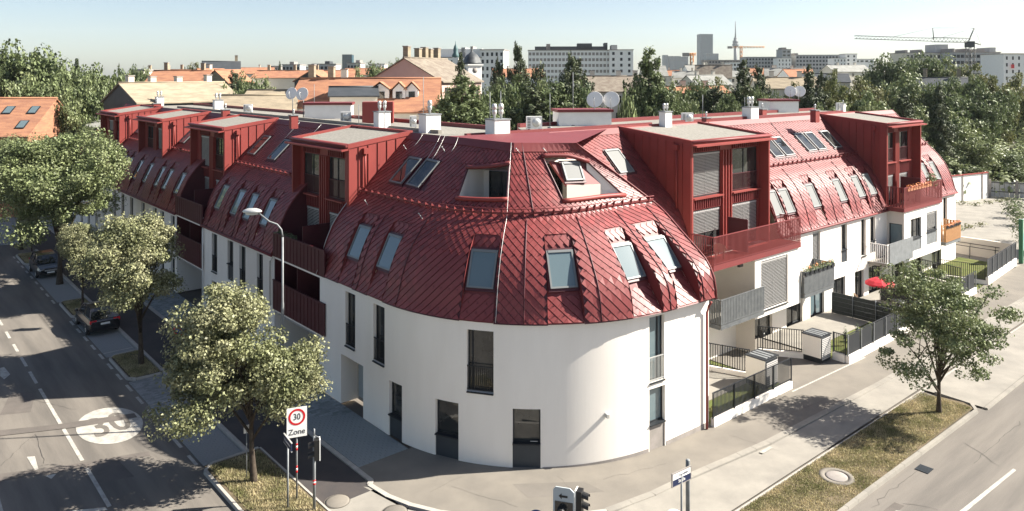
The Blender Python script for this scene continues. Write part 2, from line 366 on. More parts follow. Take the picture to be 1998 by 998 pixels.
for t0, t1, d0, d1 in ((7.5, 12.0, -7.0, -5.45), (21.3, 25.9, -7.0, -5.45), (40.1, 45, -7.0, -5.45)):
    flat('tree_pit', lq(t0+.1, t1-.1, d0+.05, d1), -.01, 'soil'); ISL.append((t0+.2, t1-.2, d0+.1, d1-.05))
    kerb('kerb', [LW(t0, d1), LW(t0, d0+.3), LW(t0+.4, d0-.05), LW(t1-.4, d0-.05), LW(t1, d0+.3), LW(t1, d1)], .13, .03, .15, .7)
flat('verge', lq(-14, -4.15, -7.15, -4.85), .0, 'soil'); ISL.append((-14, -4.3, -7.05, -4.95))
kerb('kerb', [LW(-4.05, -4.85), LW(-4.05, -6.8), LW(-4.5, -7.25), LW(-14, -7.25)], .16, .03, .16, .8)
kerb('kerb', [LW(-4.1, -4.8), LW(-14, -4.8)], .12, .03, .14, 1.)
# corner pavement and right street
cornerk = [LW(-9.6, -2.55)[:2], (-5.6, 29.75), (-4.75, 28.95), (-3.8, 28.35), (-2.6, 27.85), (-.9, 27.45), (1.2, 27.4), (3.5, 27.95), (5.4, 29.1), (7.2, 30.45), (11.2, 33.2)]
flat('pavement', [LW(-8.35, -2.42)] + cornerk[1:] + [RW(11, -2.75), RW(62, -2.75), RW(62, .3), RW(30, .5), RW(5, .5), RW(-3, 3), (0, 36), LW(-6, 2), LW(-8.35, .3)], .0, 'asphlight')
flat('pavement', [LW(-10.2, -5.2), LW(-10.2, -2.6), (-5.8, 29.6), (-4., 28.1), (-2.6, 27.6), (0, 27.2), (0, 25), (-9, 25), LW(-13.5, -4.8)], -.002, 'concrete')
kerb('kerb', [cornerk[0]] + cornerk[1:8], .24, .03, .16, .9)
rk = [cornerk[7], cornerk[8], cornerk[9], cornerk[10], RW(11, -2.9), RW(62, -2.95)]
kerb('kerb', rk, .34, .025, .13, 1.0, 'concrete')
flat('cycle_path', [(-.5, 26.9), (3.5, 27.7), (7.2, 30.2), (11.3, 33.), RW(11, -3.05), RW(62, -3.1), RW(62, -4.55), RW(-10, -4.5), (0, 24)], -.012, 'concrete')
kerb('kerb', [RW(-9, -4.62), RW(12, -4.68), RW(48, -4.75)], .1, .005, .1, 1.0)
flat('verge', [RW(-9.5, -4.72), RW(9, -4.72), RW(11.0, -4.95), RW(11.55, -5.6), RW(11.7, -6.6), RW(11.4, -7.15), RW(-9.5, -7.0)], .0, 'soil')
kerb('kerb', [RW(-9.5, -7.12), RW(0, -7.15), RW(11.2, -7.32), RW(11.85, -6.9), RW(12., -5.2)], .2, .03, .16, .8, 'concrete')
flat('driveway', rq(11.9, 62, -7.4, -4.75), -.03, 'concrete')
kerb('kerb', [RW(11.9, -7.5), RW(62, -7.6)], .2, -.02, .1, 1.0, 'concrete')
# markings (sheets above the road)
def mark(pts, z=-.100, mat='marking', name='road_marking'): return flat(name, pts, z, mat)
for t in list(np.arange(-3.6, 20.9, 1.95)) + list(np.arange(26, 44, 2.2)): mark(lq(t, t+1.05, -7.36, -7.22))
for t in (3.6, 12.8): mark(lq(t, t+.1, -7.1, -5.5), -.066)
for t0, t1 in ((-4.6, -.9), (-.1, 3.7), (4.3, 9.6), (10.5, 12.6), (13.6, 15.4), (16.6, 18.2), (19.6, 21.2), (22.8, 24.2)): mark(lq(t0, t1, -10.87, -10.72))
mark([Gp(52, 887), Gp(68, 886), Gp(75, 911), Gp(68, 913)]); mark([Gp(88, 924), Gp(110, 920), Gp(100, 930)])
mark([Gp(0, 715), Gp(8, 713), Gp(20, 727), Gp(8, 737), Gp(0, 730)]); mark([Gp(75, 998), Gp(205, 985), Gp(210, 990), Gp(90, 1004)])
mark([Gp(-4, 970), Gp(0, 968), Gp(8, 998), Gp(2, 999)])
c = LW(2.75, -9.1); mark([c + np.array([*(uL*2.15*math.cos(a) + nL*1.32*math.sin(a)), 0]) for a in np.linspace(0, 2*math.pi, 41)[:-1]], -.098)
me = text_mesh('road_number', '30', 1.8, 'asph', .95, .02); me.transform(Matrix.Diagonal((1.0, 1.75, 1, 1))); tag(put_text('road_number', me, None, LW(2.75, -9.1, -.093), (*nL, 0), (*uL, 0)), kind='structure')
patch = M('road_patch', (.135, .118, .105), .92, col2=(.11, .098, .088), vs=1.2, bump=.3, bs=60, fine=.15, spec=.2)
mark([Gp(-10, 837), Gp(100, 826), Gp(262, 803), Gp(268, 811), Gp(150, 830), Gp(-10, 848)], -.088, patch, 'road_patch')
mark([Gp(-10, 921), Gp(120, 905), Gp(290, 876), Gp(293, 884), Gp(160, 908), Gp(-10, 936)], -.102, patch, 'road_patch')
for pts in ([(1480, 1004), (1865, 998), (1875, 998)],): pass
mark([Gp(1860, 1002), Gp(1872, 1004), Gp(1983, 913), Gp(1977, 910)]); mark([Gp(1690, 994), Gp(1722, 994), Gp(1728, 1003), Gp(1700, 1003)]); mark([Gp(1748, 991), Gp(1766, 994), Gp(1756, 1003), Gp(1736, 1003)])
mark([RW(-.4, -2.98), RW(.4, -2.98), RW(.4, -2.82), RW(-.4, -2.82)], .028)
mark([RW(14, -.66), RW(6.5, -.42), RW(6.5, -.52), RW(14, -.76)], .004, 'marking')
# cracks and worn patches
dk = M('crack_filler', (.06, .055, .05), .9)
def crack(pts, z, w=.011):
    m = MB(); pts = [np.array(p[:2]) for p in pts]; q = []
    for a, b in zip(pts, pts[1:]):
        n = max(2, int(np.hypot(*(b-a))/.35)); q += [a + (b-a)*k/n + rng.normal(size=2)*.05 for k in range(n)]
    q.append(pts[-1])
    for a, b in zip(q, q[1:]):
        d = (b-a)/(np.hypot(*(b-a))+1e-6); s = np.array([-d[1], d[0]])*w*rng.uniform(.4, 1); m.poly([(*(a-s), z), (*(b-s), z), (*(b+s), z), (*(a+s), z)])
    tag(m.build('road_crack', dk), kind='structure')
for a, b in (((0, 782), (60, 776)), ((60, 776), (150, 795)), ((0, 905), (70, 842)), ((70, 842), (85, 900)), ((270, 890), (305, 905)), ((1800, 905), (1700, 985)), ((1880, 860), (1950, 905)), ((1760, 975), (1830, 990)), ((1990, 820), (1900, 900))): crack([Gp(*a), Gp(*b)], -.099)
for a, b in (((880, 950), (1010, 990)), ((1180, 935), (1300, 905)), ((1420, 850), (1520, 880)), ((900, 930), (840, 960)), ((1560, 800), (1640, 770)), ((1090, 930), (1140, 985))): crack([Gp(*a), Gp(*b)], .004, .006)
for pts in ([(1700, 1010), (1745, 975), (1765, 982), (1722, 1018)],): mark([Gp(*p) for p in pts], -.1035, patch, 'road_patch')
for pts in ([(20, 765), (70, 760), (60, 800), (0, 806)], [(150, 905), (230, 893), (262, 925), (180, 940)]): mark([Gp(*p) for p in pts], -.1035, patch, 'road_patch')
mark([Gp(1000, 945), Gp(1140, 940), Gp(1180, 960), Gp(1030, 972)], .0025, M('pavement_patch', (.175, .158, .138), .92, col2=(.15, .137, .12), vs=.8, bump=.25, bs=60, fine=.12, spec=.2), 'pavement_patch')
# manhole covers, drain
def manhole(p, r, collar, lab):
    m = MB(); m.lathe((p[0], p[1], .0), [(collar, 0), (collar, .012), (r+.03, .016), (r+.03, .006)], 24); o = m.build('manhole', 'asphlight', None, label=lab, cat='manhole cover')
    m = MB(); m.lathe((p[0], p[1], .002), [(r, 0), (r, .014), (r*.8, .012), (r*.78, .016), (.0, .016)], 24); m.build('cover', 'plinth' if collar > r+.1 else 'asphlight', o)
manhole(Gp(658, 979), .45, .48, 'round pale manhole cover on the corner pavement'); manhole(Gp(1632, 930), .42, .68, 'round manhole cover with concrete collar in the dry grass strip'); manhole(Gp(770, 1000), .45, .48, 'pale manhole cover at the lower edge beside the kerb')
p = Gp(1803, 911); m = MB(); m.obox((p[0], p[1], -.095), (*uR, 0), (*nR, 0), (0,0,1), .3, .26, .008); dr = m.build('street_drain', 'anth', None, label='black iron street drain grate at the kerb', cat='drain')
for k in range(6):
    m = MB(); q = RW(0, 0)[:2]; m.obox((*(p[:2] + uR*(-.25 + k*.1)), -.082), (*uR, 0), (*nR, 0), (0,0,1), .025, .24, .006); m.build('grate_bar', 'panel', dr)
# yard beyond the garden wing, gardens
flat('yard', [RW(44.5, .2), RW(52, -3), Gp(2150, 470), Gp(2150, 372), Gp(1800, 375), RW(60, 25), RW(44.5, 14)], -.04, 'concrete')
flat('garden', rq(.3, 6.9, .1, 6.6), .006, 'lawn'); flat('patio', rq(2.2, 6.4, 1.6, 6.4), .03, 'concrete'); flat('driveway', rq(7., 12.3, -.3, 6.6), .008, 'asphlight')
flat('patio', rq(12.45, 29.6, 1.9, 4.85), .03, 'concrete'); flat('garden', [RW(12.45,-.3), RW(33,-.05), RW(36.3,.25), RW(44.4,.8), RW(44.4,4.85), RW(12.45,4.85)], .008, 'lawn')
def grass(name, F, regs, n, h0, h1, lab, mat='blade'):
    P = []; 
    for (t0, t1, d0, d1) in regs:
        k = int(n * (t1-t0)*(d1-d0)); P.append(np.array([F(rng.uniform(t0, t1), rng.uniform(d0, d1), 0.) for _ in range(k)]))
    P = np.concatenate(P); mh = Gp(1632, 930)[:2]; P = P[np.hypot(P[:,0]-mh[0], P[:,1]-mh[1]) > .66]; bare = np.sin(P[:,0]*1.3+1)*np.sin(P[:,1]*1.7)+rng.normal(size=len(P))*.35; P = P[bare < .75]; k = len(P)
    a = rng.uniform(0, 2*math.pi, k); hgt = rng.uniform(h0, h1, k); ln = rng.normal(size=(k, 2))*.45
    base = np.stack([np.cos(a)*.014, np.sin(a)*.014, np.zeros(k)], 1); tip = P + np.stack([ln[:,0]*hgt, ln[:,1]*hgt, hgt], 1)
    v = np.stack([P - base, P + base, tip], 1).reshape(-1, 3); me = bpy.data.meshes.new(name); c = P.mean(0); me.from_pydata((v - c).tolist(), [], np.arange(3*k).reshape(-1, 3).tolist()); me.materials.append(MT[mat])
    return put(name, me, c, None, kind='stuff', label=lab, cat='grass')
grass('grass', RW, [(-9.2, 11.35, -7.06, -4.7)], 1300, .02, .085, 'dry yellow grass on the strip by the sunny street')
grass('grass', LW, ISL, 1100, .03, .12, 'rough grass around the street tree trunks')
# ------------------------------------------------------------------ the corner apartment building
B = empty('apartment_building', (ARC_C[0], ARC_C[1], 0), 'white rounded corner apartment building with bulging red metal shingle roof and red dormers', 'building')
CAMP = np.array([0, 0, 16.]); UPZ = np.array([0, 0, 1.])
def uniq(vals, lo, hi):
    out = []
    for v in sorted(vals):
        if lo - 1e-6 <= v <= hi + 1e-6 and (not out or v - out[-1] > 1e-3): out.append(float(v))
    return out
def wall_grid(mb, pt, nm, s0, s1, z0, z1, ops, ds=.5, depth=.26):
    sb = uniq([s0, s1] + [o[i] for o in ops for i in (0, 1)] + list(np.arange(s0, s1, ds)), s0, s1)
    zb = uniq([z0, z1] + [o[i] for o in ops for i in (2, 3)], z0, z1)
    q = lambda s, z, k=0.: (*(np.asarray(pt(s)) - np.asarray(nm(s)) * k), z)
    for a, b in zip(sb, sb[1:]):
        for c, d in zip(zb, zb[1:]):
            m, z = (a+b)/2, (c+d)/2
            if any(o[0] < m < o[1] and o[2] < z < o[3] for o in ops): continue
            mb.poly([q(a,c), q(b,c), q(b,d), q(a,d)])
    for o in ops:
        a, b, c, d = o[:4]; dp = o[4] if len(o) > 4 else depth
        for s in (a, b): mb.poly([q(s,c), q(s,d), q(s,d,dp), q(s,c,dp)])
        for z in (c, d):
            if z > z0 + .01: mb.poly([q(a,z), q(b,z), q(b,z,dp), q(a,z,dp)])
def window(par, A, Bp, n, z0, z1, inset=.2, panel=0., rail=False, mull=(), blind=0., pane='pane', fr='anth', sill=True, fw=.065, name='window', bar=0., panelmat='panel', railmat='anth'):
    A = np.asarray(A, float)[:2]; Bp = np.asarray(Bp, float)[:2]; n = np.asarray(n, float)[:2]
    W = np.linalg.norm(Bp - A); e = (Bp - A) / W; ex = np.array([*e, 0]); nn = np.array([*n, 0]); ez = np.array([0, 0, 1.])
    O = np.array([*A, 0]) - nn * inset
    def bx(m, x0, x1, za, zb, y0, y1): m.obox(O + ex*(x0+x1)/2 + nn*(y0+y1)/2 + ez*(za+zb)/2, ex, nn, ez, abs(x1-x0)/2, abs(y1-y0)/2, abs(zb-za)/2)
    zw = z0 + panel; m = MB()
    bx(m, .003, fw, zw, z1-.003, -.04, .04); bx(m, W-fw, W-.003, zw, z1-.003, -.04, .04); bx(m, fw, W-fw, z1-fw, z1-.003, -.04, .04); bx(m, fw, W-fw, zw+.003, zw+fw, -.04, .04)
    for k in mull: bx(m, W*k-fw*.5, W*k+fw*.5, zw+fw, z1-fw, -.035, .035)
    if bar: bx(m, fw, W-fw, zw+bar-.025, zw+bar+.025, -.03, .03)
    w = m.build(name, fr, par)
    m = MB(); bx(m, fw*.5, W-fw*.5, zw+fw*.5, z1-fw*.5, -.02, .0); m.build('pane', pane, w)
    if panel:
        m = MB(); bx(m, .004, W-.004, z0+.003, zw-.004, -.05, inset*.75); m.build('infill_panel', panelmat, w)
    if sill and inset > .05:
        m = MB(); bx(m, .0, W, zw-.05, zw-.001, .04, inset+.07); m.build('sill', 'anth', w)
    if rail:
        m = MB(); y = inset - .03
        for zz in (zw+.08, zw+1.05): bx(m, .004, W-.004, zz-.02, zz+.02, y-.015, y+.015)
        for k in np.arange(.06, W-.03, .085): bx(m, k-.009, k+.009, zw+.08, zw+1.05, y-.009, y+.009)
        m.build('railing', railmat, w)
    if blind:
        m = MB(); zb = z1 - fw - blind * (z1 - zw - 2*fw); z = z1 - fw - .1
        bx(m, fw, W-fw, z1-fw-.1, z1-fw, .01, .09)
        while z > zb:
            c = O + ex*W/2 + nn*.05 + ez*z; a = np.array([0,0,1.])*.8 + nn*.6; a /= np.linalg.norm(a); m.obox(c, ex, np.cross(ex, a), a, W/2-fw, .006, .042); z -= .085
        m.build('blind', 'blind', w)
    return w
# ---- walls of the rounded corner
dops = [(2.8,3.75,2.98,5.6), (5.42,6.4,2.98,5.6), (2.36,4.5,.0,2.43,.9), (6.77,7.7,.0,2.47), (9.62,10.74,.0,2.38), (11.12,12.28,2.96,5.52), (13.07,14.22,.0,2.41), (19.17,20.08,2.92,5.72), (19.17,20.12,.0,2.65)]
m = MB(); dp = lambda s: drum(s)[0]; dn = lambda s: drum(s)[1]
wall_grid(m, dp, dn, .12, S_END, .0, 5.98, dops, .16)
m.poly([(*dp(.12), 0), (*(dp(.12) + nL*8), 0), (*(dp(.12) + nL*8), 5.9), (*dp(.12), 5.98)])
m.poly([(*dp(S_END), 0), (*(C1 + n37*5), 0), (*(C1 + n37*5), 9.7), (*(C1 + n37*3.0), 9.55), (*(C1 + n37*1.0), 8.1), (*dp(S_END), 5.98)])
wall = m.build('wall', 'plaster', B, label='smooth white curved wall of the corner')
for s0, s1 in ((14.3, 19.12), (20.18, S_END)):
    m = MB(); ss = np.linspace(s0, s1, int((s1-s0)/.15)+2)
    for a, b in zip(ss, ss[1:]): m.poly([(*(dp(a) + dn(a)*.012), .0), (*(dp(b) + dn(b)*.012), .0), (*(dp(b) + dn(b)*.012), .05 + .2*(b-14.3)/9), (*(dp(a) + dn(a)*.012), .05 + .2*(a-14.3)/9)])
    m.build('plinth', 'plinth', B)
def dwin(i, **k):
    o = dops[i]; return window(B, dp(o[0]), dp(o[1]), dn((o[0]+o[1])/2), o[2], o[3], **k)
dwin(0, rail=True, mull=(.62,)); dwin(1, rail=True, mull=(.62,)); dwin(5, rail=True, bar=.0, mull=(.17,)); dwin(7, rail=True, mull=(.7,), railmat='alu', pane='pale')
dwin(3, panel=.98); dwin(4, panel=.92); dwin(8, panel=1.12, pane='pale', panelmat='plinth')
w = dwin(6, panel=1.0); m = MB(); p = dp(14.1) + dn(14)*(-.05); m.tube([(*p, 1.08), (*(p - np.array([.3, -.01])), 1.08)], .015); m.build('handle', 'alu', w)
# recessed service door with a louvred leaf
A, Bb = dp(2.36), dp(4.5); n = -nL; m = MB(); ex = (Bb - A) / np.linalg.norm(Bb - A)
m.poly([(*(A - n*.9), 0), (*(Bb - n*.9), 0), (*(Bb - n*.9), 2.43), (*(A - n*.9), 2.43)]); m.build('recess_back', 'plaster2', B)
m = MB()
for k in range(28): m.obox((*(A + ex*.75 - n*.84), .25 + k*.075), (*ex, 0), (*n, 0), (0, 0, 1), .48, .02, .025)
d = m.build('louvred_door', 'signgrey', B); m = MB(); m.obox((*(A + ex*.75 - n*.87), 1.15), (*ex, 0), (*n, 0), (0,0,1), .55, .02, 1.12); m.build('door_leaf', 'plinth', d)
m = MB(); m.obox((*(A + ex*1.7 - n*.86), 1.1), (*ex, 0), (*n, 0), (0,0,1), .36, .02, 1.1); m.build('door_leaf', 'panel', B)
m = MB(); p = dp(17.0) + dn(17.)*.1; m.obox((*p, 2.0), (*dn(17.), 0), (-dn(17.)[1], dn(17.)[0], 0), (0,0,1), .12, .05, .08); m.build('wall_lamp', 'alu', B)
# ---- roof shingles
TILES = []
TW = .41
def tile_surface(S, a0, a1, b0, bmax, holes, w=TW, h=TW, shadow_fold=lambda a: True):
    """diamond shingles; the folded joint, widened to stand in for its shadow line, runs along one diagonal (fold) and a fine one along the other"""
    rows = int((max(bmax(a0), bmax(a1), bmax((a0+a1)/2)) - b0) / (h/2)) + 3
    for j in range(rows):
        b = b0 + j*h/2
        for i in range(int((a1 - a0)/w) + 2):
            a = a0 + (i + .5*(j % 2)) * w
            if a > a1 + .01 or b > bmax(min(max(a, a0), a1)) + .02: continue
            hh = None
            for H in holes:
                if H[0] - .02 < a < H[1] + .02 and H[2] < b < H[3]: hh = H
            if hh: continue
            pts = []; deg = False
            kp, kq = (.905, .97) if shadow_fold(a) else (.97, .905)  # wider gap on one diagonal imitates the shadow line of the joint
            for cp, cq, rz in ((.5, .5, .002), (.5, -.5, .015), (-.5, -.5, .030), (-.5, .5, .015)):
                da, db = (cp*kp - cq*kq)*w/2, (cp*kp + cq*kq)*h/2
                x, y = min(max(a + da, a0), a1), max(b + db, b0); y = min(y, bmax(x))
                for H in holes:
                    if H[0] < x < H[1] and H[2] < y < H[3]:
                        if a <= H[0]: x = H[0]
                        elif a >= H[1]: x = H[1]
                        elif b <= H[2]: y = H[2]
                        else: y = H[3]
                P, N = S(x, y); pts.append((P, N, rz))
            top = [P + N*r for P, N, r in pts]; low = [P - N*.012 for P, N, r in pts]
            c = sum(top) / 4; A = np.linalg.norm(np.cross(top[2] - top[0], top[3] - top[1]))
            if A < .01: continue
            Nn = pts[0][1]; vis = float(np.dot(CAMP - c, Nn)) / np.linalg.norm(CAMP - c)**3 * A
            TILES.append((vis, top, low))
SNOW = MB()
def snow_stops(S, a0, a1, rows, holes, bmax, step=TW):
    for b in rows:
        for a in np.arange(a0 + .2, a1 - .1, step):
            if b > bmax(a) - .15 or any(H[0] - .1 < a < H[1] + .1 and H[2] - .1 < b < H[3] + .1 for H in holes): continue
            P, N = S(a, b); Q, _ = S(a, b + .1); R, _ = S(a + .1, b); e = (R - P) / np.linalg.norm(R - P); t = (Q - P) / np.linalg.norm(Q - P); P = P + N*.012
            SNOW.poly([P - e*.05, P + e*.05, P + N*.085]); SNOW.poly([P - e*.012 + t*.09, P + e*.012 + t*.09, P + N*.085])
def sheet(mb, S, a0, a1, b0, bmax, holes, off=-.03, da=.5, db=.35):
    ab = uniq([a0, a1] + [H[i] for H in holes for i in (0, 1)] + list(np.arange(a0, a1, da)), a0, a1)
    B1 = max(bmax(a) for a in ab); bb = uniq([b0, B1] + [H[i] for H in holes for i in (2, 3)] + list(np.arange(b0, B1, db)), b0, B1)
    def q(a, b): P, N = S(a, min(b, bmax(a))); return P + N*off
    for x0, x1 in zip(ab, ab[1:]):
        for y0, y1 in zip(bb, bb[1:]):
            mx, my = (x0+x1)/2, (y0+y1)/2
            if y0 >= max(bmax(x0), bmax(x1)) or any(H[0] < mx < H[1] and H[2] < my < H[3] for H in holes): continue
            mb.poly([q(x0,y0), q(x1,y0), q(x1,y1), q(x0,y1)])
def surf_box(mb, S, a, b, ha, hb, h0, h1, dx=0., dy=0.):
    P, N = S(a, b); R, _ = S(a + .05, b); e = R - P; e -= N*np.dot(e, N); e /= np.linalg.norm(e); t = np.cross(N, e)
    if t[2] < 0: t = -t
    mb.obox(P + e*dx + t*dy + N*(h0+h1)/2, e, t, N, ha, hb, (h1-h0)/2); return P, e, t, N
def skylight(par, S, a, b, w, h, pane='pane', base=.0, name='roof_window', shade=False):
    m = MB(); f = .075
    for sx in (-1, 1): surf_box(m, S, a, b, f/2, h/2, base-.02, base+.11, dx=sx*(w/2 - f/2))
    surf_box(m, S, a, b, w/2-f-.001, f*.7, base-.02, base+.125, dy=h/2 - f*.7); surf_box(m, S, a, b, w/2-f-.001, f/2, base-.02, base+.10, dy=-h/2 + f/2)
    k = m.build(name, 'frame', par); m = MB(); surf_box(m, S, a, b, w/2-f*.7, h/2-f*.7, base, base+.075); m.build('pane', pane, k)
    m = MB(); surf_box(m, S, a, b, w/2+.09, .06, base-.02, base+.03, dy=-h/2-.06); surf_box(m, S, a, b, w/2+.09, .05, base-.02, base+.045, dy=h/2+.05)
    for sx in (-1, 1): surf_box(m, S, a, b, .035, h/2, base-.02, base+.04, dx=sx*(w/2+.04))
    m.build('flashing', 'darkred', k)
    return k
roof = MB(); CHEEK = []
NB1 = 3.72                                  # niche top, metres up the slope
def niche(S, sc, hw, pane, wh=1.62, wb=2.2):
    """flat trough cut through the bulge, with cheeks, that carries a lower roof window"""
    def q(a, b): return S(a, b)[0]
    def C(a, b):                              # chord plane below the bulge
        k = b / NB1; return q(a, .03)*(1-k) + q(a, NB1)*k
    def Sc(a, b):
        e = .03; P = C(a, b); du = C(a+e, b) - C(a-e, b); dv = C(a, b+e) - C(a, b-e); N = np.cross(du, dv); N /= np.linalg.norm(N)
        if np.dot(N, S(a, b)[1]) < 0: N = -N
        return P, N
    m = MB(); sheet(m, Sc, sc-hw, sc+hw, 0, lambda a: NB1, [], -.02, hw, .9)
    for a in (sc-hw, sc+hw):
        cur = [q(a, b) + S(a, b)[1]*.02 for b in np.linspace(.02, NB1, 9)]
        for u, v_, b0, b1 in zip(cur, cur[1:], np.linspace(.02, NB1, 9), np.linspace(.02, NB1, 9)[1:]): m.poly([u, v_, C(a, b1), C(a, b0)])
    k = m.build('window_niche', 'redmetal', B)
    tile_surface(Sc, sc-hw, sc+hw, .05, lambda a: NB1-.02, [(sc-hw-.1, sc+hw+.1, wb-wh/2-.22, wb+wh/2+.12)], shadow_fold=lambda a: not (S is S_drum and a < 12.4))
    snow_stops(Sc, sc-hw+.1, sc+hw, (.35, .75), [], lambda a: NB1)
    P = Sc(sc, wb)[0]; R = Sc(sc+.1, wb)[0]; W = np.linalg.norm(R-P)/.1 * (2*hw) - .16
    skylight(B, Sc, sc, wb, W, wh, pane, .05)
    return (sc-hw, sc+hw, -.05, NB1)
# rounded corner
VS0 = .0                                    # left verge
dl = [niche(S_drum, s, .66 if s < 6.4 else .74, 'pale') for s in (2.85, 5.62, 11.55, 15.25, 18.85, 21.2)]
LOG1, LOG2 = (8.85, 12.3, 5.5, 7.42), (16.3, 21.6, 5.33, 7.8)
sky_d = [(3.04, 6.6, 1.15, 1.72), (4.84, 6.66, 1.15, 1.72)]
up_d = [LOG1, LOG2] + [(a-w/1.6-.12, a+w/1.6+.12, b-h/2-.12, b+h/2+.12) for a, b, w, h in sky_d]
holes = dl + up_d
sheet(roof, S_drum, VS0, S_END, 0, drum_len, dl + [LOG1, LOG2], -.03, .3, .3)
tile_surface(S_drum, VS0, S_END, .05, drum_len, holes, shadow_fold=lambda a: a > 12.4)
snow_stops(S_drum, 7.5, S_END, list(np.arange(.35, 4.4, .82)) + list(np.arange(5.2, 10.5, .82)), holes, drum_len)
snow_stops(S_drum, .1, 7.4, list(np.arange(.35, 4.4, .82)), holes, drum_len)
for a, b, w_, h_ in sky_d: skylight(B, S_drum, a, b, w_, h_, 'pane')
# left wing pieces (upper and lower edges) and right wing pieces
WB = lambda a: BL + BU
LP = [(5.55, 17.2), (22.75, 58.0)]
lowL = [8.0, 10.65, 12.75, 15.6, 24.3, 27.3, 29.4, 32.6, 35.6, 38.8, 40.7, 43.6, 46.5, 49.2, 52.4, 55.2]
upL = [(12.6, 6.5), (16.2, 6.6), (25.6, 6.5), (30.6, 6.4), (44.2, 6.5), (54.2, 6.6), (55.4, 6.6), (56.6, 6.6)]
DORL = [(-.3, 6.44), (17.35, 24.45), (31.3, 38.4), (45.0, 52.5)]
for a0, a1 in LP:
    hs = [niche(S_left, t, .6, 'pane' if t > 20 else 'pale') for t in lowL if a0 < t < a1]
    us = [(t-.72, t+.72, b-.98, b+.98) for t, b in upL if a0 < t < a1]
    dh = [(d0+.05, d1-.05, 5.2, 99) for d0, d1 in DORL]
    sheet(roof, S_left, a0, a1, 0, WB, hs, -.03, 2.5, .35)
    tile_surface(S_left, a0, a1, .05, WB, hs + us + dh)
    for t, b in upL:
        if a0 < t < a1: skylight(B, S_left, t, b, 1.2, 1.72, 'pane' if t < 20 else 'pale')
RP = [(-.4, 5.6), (14.4, 29.9), (36.0, 43.6)]
lowR = [14.95 + .25, 16.6, 20.0, 23.8, 26.65, 28.5, 38.9, 40.9]
upR = [(3.4, 6.6), (19.3, 6.35), (20.75, 6.35), (24.1, 6.5), (25.6, 6.5), (28.0, 6.5), (40.0, 6.5), (41.4, 6.5)]
DORR = [(5.5, 13.5), (29.9, 36.2)]
for a0, a1 in RP:
    hs = [niche(S_right, t, .6, 'screen') for t in lowR if a0 < t < a1]
    us = [(t-.72, t+.72, b-.98, b+.98) for t, b in upR if a0 < t < a1]
    sheet(roof, S_right, a0, a1, 0, WB, hs, -.03, 2.5, .35)
    tile_surface(S_right, a0, a1, .05, WB, hs + us)
    snow_stops(S_right, a0, a1, list(np.arange(.35, 4.4, .82)) + list(np.arange(5.2, 9, .82)), hs + us, WB)
    for t, b in upR:
        if a0 < t < a1: skylight(B, S_right, t, b, 1.2, 1.72, 'screen' if t == 3.4 else 'pane')
# between the first right dormer and the second roof piece (upper slope only)
sheet(roof, S_right, 13.4, 14.4, 4.5, WB, [], -.03, 1, .35); tile_surface(S_right, 13.4, 14.4, 4.5, WB, [])
# closing faces: gable beside the rounded corner, far ends
g = [drum_raw(S_END, b) for b in np.linspace(0, drum_len(S_END), 24)]
[roof.poly([u, v_, np.array([*v_[:2], 5.9]), np.array([*u[:2], 5.9])]) for u, v_ in zip(g, g[1:])]
for S, a in ((S_left, 58.), (S_right, 43.6), (S_left, 5.55), (S_left, 17.2), (S_left, 22.75)):
    g = [S(a, b)[0] for b in np.linspace(0, BL+BU, 16)]; roof.poly(g + [np.array([g[-1][0], g[-1][1], 5.9])])
ROOF = roof.build('roof', 'darkred', B)
TILES.sort(key=lambda t: -t[0])
def tile_geo(mb, top, low):
    mb.poly(top); mb.poly([low[1], top[1], top[2], low[2]]); mb.poly([low[2], top[2], top[3], low[3]])
for vis, top, low in TILES[:300]:
    m = MB(); tile_geo(m, top, low); m.build('shingle', 'shingle', ROOF)
m = MB()
for vis, top, low in TILES[300:]: tile_geo(m, top, low)
# joined tiles must be separate islands but share one mesh
tag(m.build('shingle_field', 'shingle', ROOF), kind='stuff')
tag(SNOW.build('snow_stops', 'darkred', ROOF), kind='stuff')
# ridge caps, verges, gutters, seams, lightning wires, snow guards
def along(S, a0, a1, b, off, n=40): return [S(a, b(a) if callable(b) else b)[0] + S(a, b(a) if callable(b) else b)[1]*off for a in np.linspace(a0, a1, n)]
def strip(S, a0, a1, b0, b1, off, n=30):
    m = MB()
    for x0, x1 in zip(np.linspace(a0, a1, n), np.linspace(a0, a1, n)[1:]):
        q = [S(x, bb(x) if callable(bb) else bb)[0] + S(x, bb(x) if callable(bb) else bb)[1]*o for x, bb, o in ((x0, b0, off), (x1, b0, off), (x1, b1, off), (x0, b1, off))]
        m.poly(q); r = [S(x, b0(x) if callable(b0) else b0)[0] for x in (x0, x1)]; m.poly([r[0], r[1], q[1], q[0]])
    return m
dt = lambda a: drum_len(a)
strip(S_drum, 0, S_END, lambda a: dt(a)-.5, dt, .05).build('ridge_cap', 'redmetal', B)
strip(S_left, 5.6, 58, BL+BU-.45, BL+BU+.02, .05, 12).build('ridge_cap', 'redmetal', B)
strip(S_right, -.4, 43.6, BL+BU-.45, BL+BU+.02, .05, 12).build('ridge_cap', 'redmetal', B)
for S, a0, a1, n in ((S_drum, -.15, S_END+.05, 60), (S_left, 5.5, 17.1, 4), (S_left, 22.7, 58, 6), (S_right, 14.5, 29.8, 4), (S_right, 36.2, 43.6, 3)):
    m = MB(); m.tube([p + np.array([0, 0, -.04]) for p in along(S, a0, a1, 0., .06, n)], .075, 8); m.build('gutter', 'redmetal', B)
